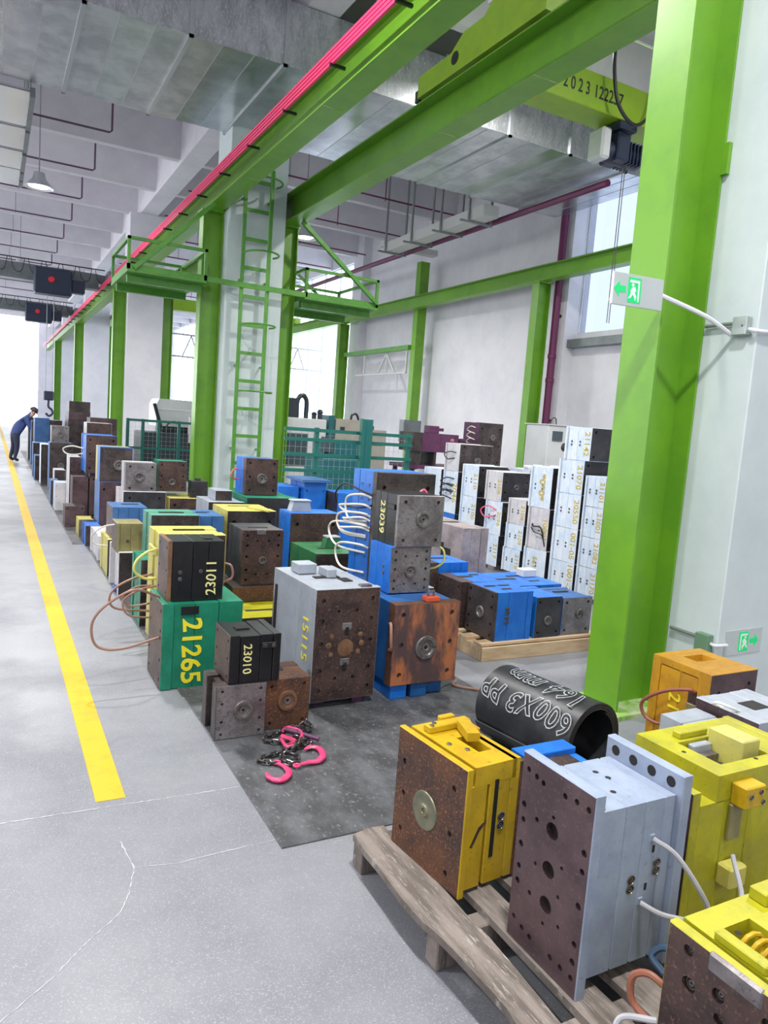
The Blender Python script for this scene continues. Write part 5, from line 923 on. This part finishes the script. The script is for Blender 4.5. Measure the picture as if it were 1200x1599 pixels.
mold('light grey mould at the right edge behind the yellow green pocket mould', 2.68, 1.72, .1305, .34, .30, .42, 'x', 'p_grey', 'steel_plum', 'flush', '4', slots=[(0, 0, .1, .08)], hoses=[([(2.70, 1.9, .545), (2.66, 1.92, .56), (2.64, 1.88, .58), (2.67, 1.84, .57), (2.72, 1.84, .55)], .006, 'hose_white')])
mold('flat grey steel mould lying behind the yellow green pocket mould', 2.44, 1.74, .1305, .22, .26, .385, 'y', 'p_grey', 'steel_grey', 'three', '0')

# ---------------------------------------------------------------- rolled rubber sheet
RL = thing('rubber_roll', 'black rolled rubber sheet with chalk writing lying on the floor by the green column', 'rubber roll', (0, 0, 0))
RC0, RC1, RR = Vector((2.50, 2.40, .2065)), Vector((2.41, 2.99, .2065)), .199
ax_ = (RC1-RC0); LEN = ax_.length; ax_.normalize(); sd = Vector((0, 0, 1)).cross(ax_).normalized()
RM = Matrix(((sd.x, 0, ax_.x, RC0.x), (sd.y, 0, ax_.y, RC0.y), (sd.z, 1, ax_.z, RC0.z), (0, 0, 0, 1)))
bm = bmesh.new(); prev = None; N_ = 150; turns = 3.6
for k in range(N_+1):
    a = -0.4-2*PI*turns*k/N_; r = RR-0.0045-.043*k/N_; th = .0045
    ring = [bm.verts.new(((r+d)*math.cos(a), (r+d)*math.sin(a), z)) for (d, z) in ((-th, 0), (th, 0), (th, LEN), (-th, LEN))]
    if prev:
        for i in range(4): bm.faces.new((prev[i], prev[(i+1) % 4], ring[(i+1) % 4], ring[i]))
    else: bm.faces.new(ring)
    prev = ring
bm.faces.new(prev); me = fin(bm, smooth=True); me.transform(RM); link('rolled_sheet', me, RL, 'rubber_black')
def chalk(s, size, zc, ang, rot):
    me = text_mesh(s, 0.02, outline=True).copy(); bm = bmesh.new(); bm.from_mesh(me); bmesh.ops.subdivide_edges(bm, edges=bm.edges[:], cuts=1)
    for v in bm.verts:
        x_, y_ = (v.co.x+.07*math.sin(v.co.y*5+v.co.x))*size*.86, (v.co.y+.08*math.sin(v.co.x*2.3))*size; x_, y_ = (x_*math.cos(rot)-y_*math.sin(rot), x_*math.sin(rot)+y_*math.cos(rot))
        aa = ang-y_/RR; rr = RR+.0012+v.co.z*.02; v.co = Vector((rr*math.cos(aa), rr*math.sin(aa), zc+x_))
    bmesh.ops.transform(bm, matrix=RM, verts=bm.verts[:]); bm.to_mesh(me); bm.free(); me.materials.clear(); me.materials.append(MATS['chalk']); link('chalk_writing', me, RL)
CH_SIGN = 1
chalk('600X3 PP', .15, LEN*.5, PI*0.20, 0.0)
chalk('164 mm', .15, LEN*.46, PI*0.43, 0.0)

# ---------------------------------------------------------------- chain sling
CS = thing('chain_sling', 'dark lifting chain sling with pink hooks lying on the rubber mat', 'chain', (0, 0, 0))
bm = bmesh.new(); pl = []
for k in range(20):
    a = 2*PI*k/20; pl.append((.0105*math.cos(a)+(.0085 if math.cos(a) > 0 else -.0085), .0105*math.sin(a), 0))
bm_tube(bm, pl, .005, 7, closed=True); LINK = fin(bm, smooth=True); LINK.materials.append(MATS['chain_dark'])
def chain(P):
    pts = catmull(P, 12); d = 0; last = pts[0]; k = 0; acc = [pts[0]]
    for p in pts[1:]:
        if (p-last).length >= .0265: acc.append(p); last = p
    for i in range(len(acc)-1):
        t = (acc[i+1]-acc[i]).normalized(); c = (acc[i]+acc[i+1])/2
        upv = Vector((0, 0, 1)); s = t.cross(upv).normalized() if t.cross(upv).length > .01 else Vector((1, 0, 0)); w = s.cross(t)
        ang = (PI/4 if i % 2 else -PI/4)+random.uniform(-.25, .25); s2 = s*math.cos(ang)+w*math.sin(ang); w2 = t.cross(s2)
        o = link('link', LINK, CS); o.matrix_local = Matrix(((t.x, s2.x, w2.x, c.x), (t.y, s2.y, w2.y, c.y), (t.z, s2.z, w2.z, c.z), (0, 0, 0, 1)))
Z = ZM+.014
chain([(1.47, 3.40, .06), (1.44, 3.385, .03), (1.38, 3.40, Z), (1.30, 3.36, Z), (1.23, 3.335, Z), (1.215, 3.29, Z), (1.27, 3.26, Z), (1.33, 3.24, Z), (1.40, 3.25, Z), (1.42, 3.21, Z), (1.36, 3.18, Z), (1.29, 3.19, Z)])
chain([(1.46, 3.37, .05), (1.49, 3.36, .02), (1.45, 3.33, Z), (1.40, 3.30, Z+.02), (1.35, 3.26, Z+.02), (1.38, 3.22, Z+.02), (1.33, 3.17, Z+.02), (1.27, 3.16, Z), (1.20, 3.14, Z), (1.13, 3.12, Z), (1.115, 3.095, Z), (1.15, 3.07, Z), (1.185, 3.05, Z)])
chain([(1.36, 3.20, Z+.03), (1.31, 3.15, Z+.02), (1.25, 3.13, Z), (1.22, 3.09, Z), (1.23, 3.04, Z), (1.26, 3.02, Z), (1.29, 3.05, Z+.01), (1.28, 3.09, Z+.01), (1.24, 3.10, Z+.015)])
def hook(P, eye):
    pts = catmull([(x, y, ZM+.013) for x, y in P], 6); n = len(pts); rad = [.008+.009*math.sin(PI*min(1, (k/n)*1.05))**1.0 if k < n*.8 else max(.004, .016*(1-(k/n-.8)*3.6)) for k in range(n)]
    bm = bmesh.new(); bm_tube(bm, pts, rad, 9)
    for v in bm.verts: v.co.z = ZM+.0025+(v.co.z-ZM-.013+.0175)*.7
    h = link('hook', fin(bm, smooth=True), CS, 'hook_pink')
    tube('eye', [(eye[0]+.014*math.cos(a), eye[1]+.014*math.sin(a), ZM+.014) for a in [2*PI*k/12 for k in range(12)]], .006, 'hook_pink', h, closed=True, n=7)
    q = pts[n//3:n-3]; c = sum((Vector(p) for p in q), Vector())/len(q)
    tube('edge_highlight', [p_+(c-p_)*.2+Vector((0, 0, .004)) for p_ in q], .0045, 'hook_edge', h, n=6)  # silver highlight of the inner curve, built as a thin tube
hook([(1.192, 3.04), (1.207, 2.995), (1.203, 2.94), (1.166, 2.897), (1.13, 2.892), (1.107, 2.927), (1.107, 2.973)], (1.188, 3.056))
hook([(1.278, 3.0), (1.327, 3.007), (1.374, 3.006), (1.418, 3.053), (1.429, 3.124), (1.398, 3.156), (1.356, 3.138)], (1.262, 2.998))
sh = tube('shortening_clutch', [(1.317, 3.335, .04), (1.354, 3.366, .04), (1.389, 3.312, .045), (1.388, 3.253, .045), (1.337, 3.18, .04), (1.279, 3.166, .035), (1.276, 3.245, .04)], .0085, 'hook_pink', CS, curve=True)
tube('pin', [(1.322, 3.322, .055), (1.462, 3.205, .03)], [.011, .011], 'p_purple', CS, n=12); tube('clutch_body', [(1.30, 3.30, .03), (1.34, 3.22, .03), (1.30, 3.19, .03)], .012, 'hook_pink', CS, curve=True)

# ---------------------------------------------------------------- bending person far down the aisle
def person():
    t = thing('person', 'person in dark blue work clothes bending over the far moulds', 'person', (0.55, 21.4, 0))
    V = [((0, 0, .78), .15), ((.14, 0, .98), .15), ((.26, 0, 1.14), .15), ((.33, 0, 1.2), .07), ((.40, 0, 1.27), .075), ((.44, 0, 1.33), .085),
         ((.02, -.1, .72), .1), ((.06, -.1, .4), .065), ((.0, -.1, .09), .045), ((.1, -.11, .045), .04), ((-.02, .1, .72), .1), ((-.02, .12, .4), .065), ((-.1, .12, .09), .045), ((.0, .13, .045), .04),
         ((.25, -.2, 1.14), .06), ((.34, -.25, .92), .05), ((.48, -.2, .8), .035), ((.25, .2, 1.14), .06), ((.36, .24, .92), .05), ((.5, .18, .82), .035)]
    E = [(0, 1), (1, 2), (2, 3), (3, 4), (4, 5), (0, 6), (6, 7), (7, 8), (8, 9), (0, 10), (10, 11), (11, 12), (12, 13), (2, 14), (14, 15), (15, 16), (2, 17), (17, 18), (18, 19)]
    for base in (16, 19):
        p = Vector(V[base][0]); s = -1 if base == 16 else 1
        for (dy, l, dz) in ((-.03, .09, 0), (-.01, .1, 0), (.01, .095, 0), (.03, .08, 0), (.05*s*-1, .05, .02)):
            i = len(V); V.append(((p.x+.05, p.y+dy, p.z-.03+dz), .012)); V.append(((p.x+.05+l*.6, p.y+dy, p.z-.05+dz-l*.3), .009)); E += [(base, i), (i, i+1)]
    me = bpy.data.meshes.new('b'); me.from_pydata([v for v, r in V], E, []); o = bpy.data.objects.new('b', me); C.objects.link(o)
    sk = o.modifiers.new('s', 'SKIN')
    for i, (v, r) in enumerate(V): me.skin_vertices[0].data[i].radius = (r, r)
    me.skin_vertices[0].data[0].use_root = True
    sb = o.modifiers.new('d', 'SUBSURF'); sb.levels = 2; sb.render_levels = 2
    m2 = bpy.data.meshes.new_from_object(o.evaluated_get(bpy.context.evaluated_depsgraph_get())); bpy.data.objects.remove(o)
    m2.materials.clear()
    for m_ in ('cloth_navy', 'cloth_dark', 'skin', 'black_plastic'): m2.materials.append(MATS[m_])
    for p in m2.polygons:
        c = p.center; p.use_smooth = True
        p.material_index = 2 if (c.x > .36 and c.z > 1.2) or (c.x > .47 and c.z < .9) else 3 if c.z < .1 else 1 if c.z < .74 else 0
    link('body', m2, t)
    lathe('hair', [(0, .115), (.06, .1), (.1, .05), (.105, .0), (.1, -.02), (0, -.02)], 'hair', t, M=Matrix.Translation((.43, 0, 1.345)) @ Matrix.Rotation(.6, 4, 'Y'), n=16)
    nose = lathe('nose', [(0, .03), (.012, .02), (.016, 0)], 'skin', t, M=Matrix.Translation((.5, 0, 1.28)) @ Matrix.Rotation(PI*.6, 4, 'Y'), n=8)
    for s in (-1, 1):
        lathe('ear', [(0, .012), (.02, .01), (.024, 0)], 'skin', t, M=Matrix.Translation((.43, s*.088, 1.31)) @ Matrix.Rotation(-s*PI/2, 4, 'X'), n=8); lathe('eye', [(0, .006), (.01, .004), (.011, 0)], 'hair', t, M=Matrix.Translation((.505, s*.032, 1.31)) @ Matrix.Rotation(PI*.5, 4, 'Y'), n=8)
    box('mouth', (.485, -.02, 1.243, .497, .02, 1.25), 'hook_pink', t)
person()
#@@FRONT_END
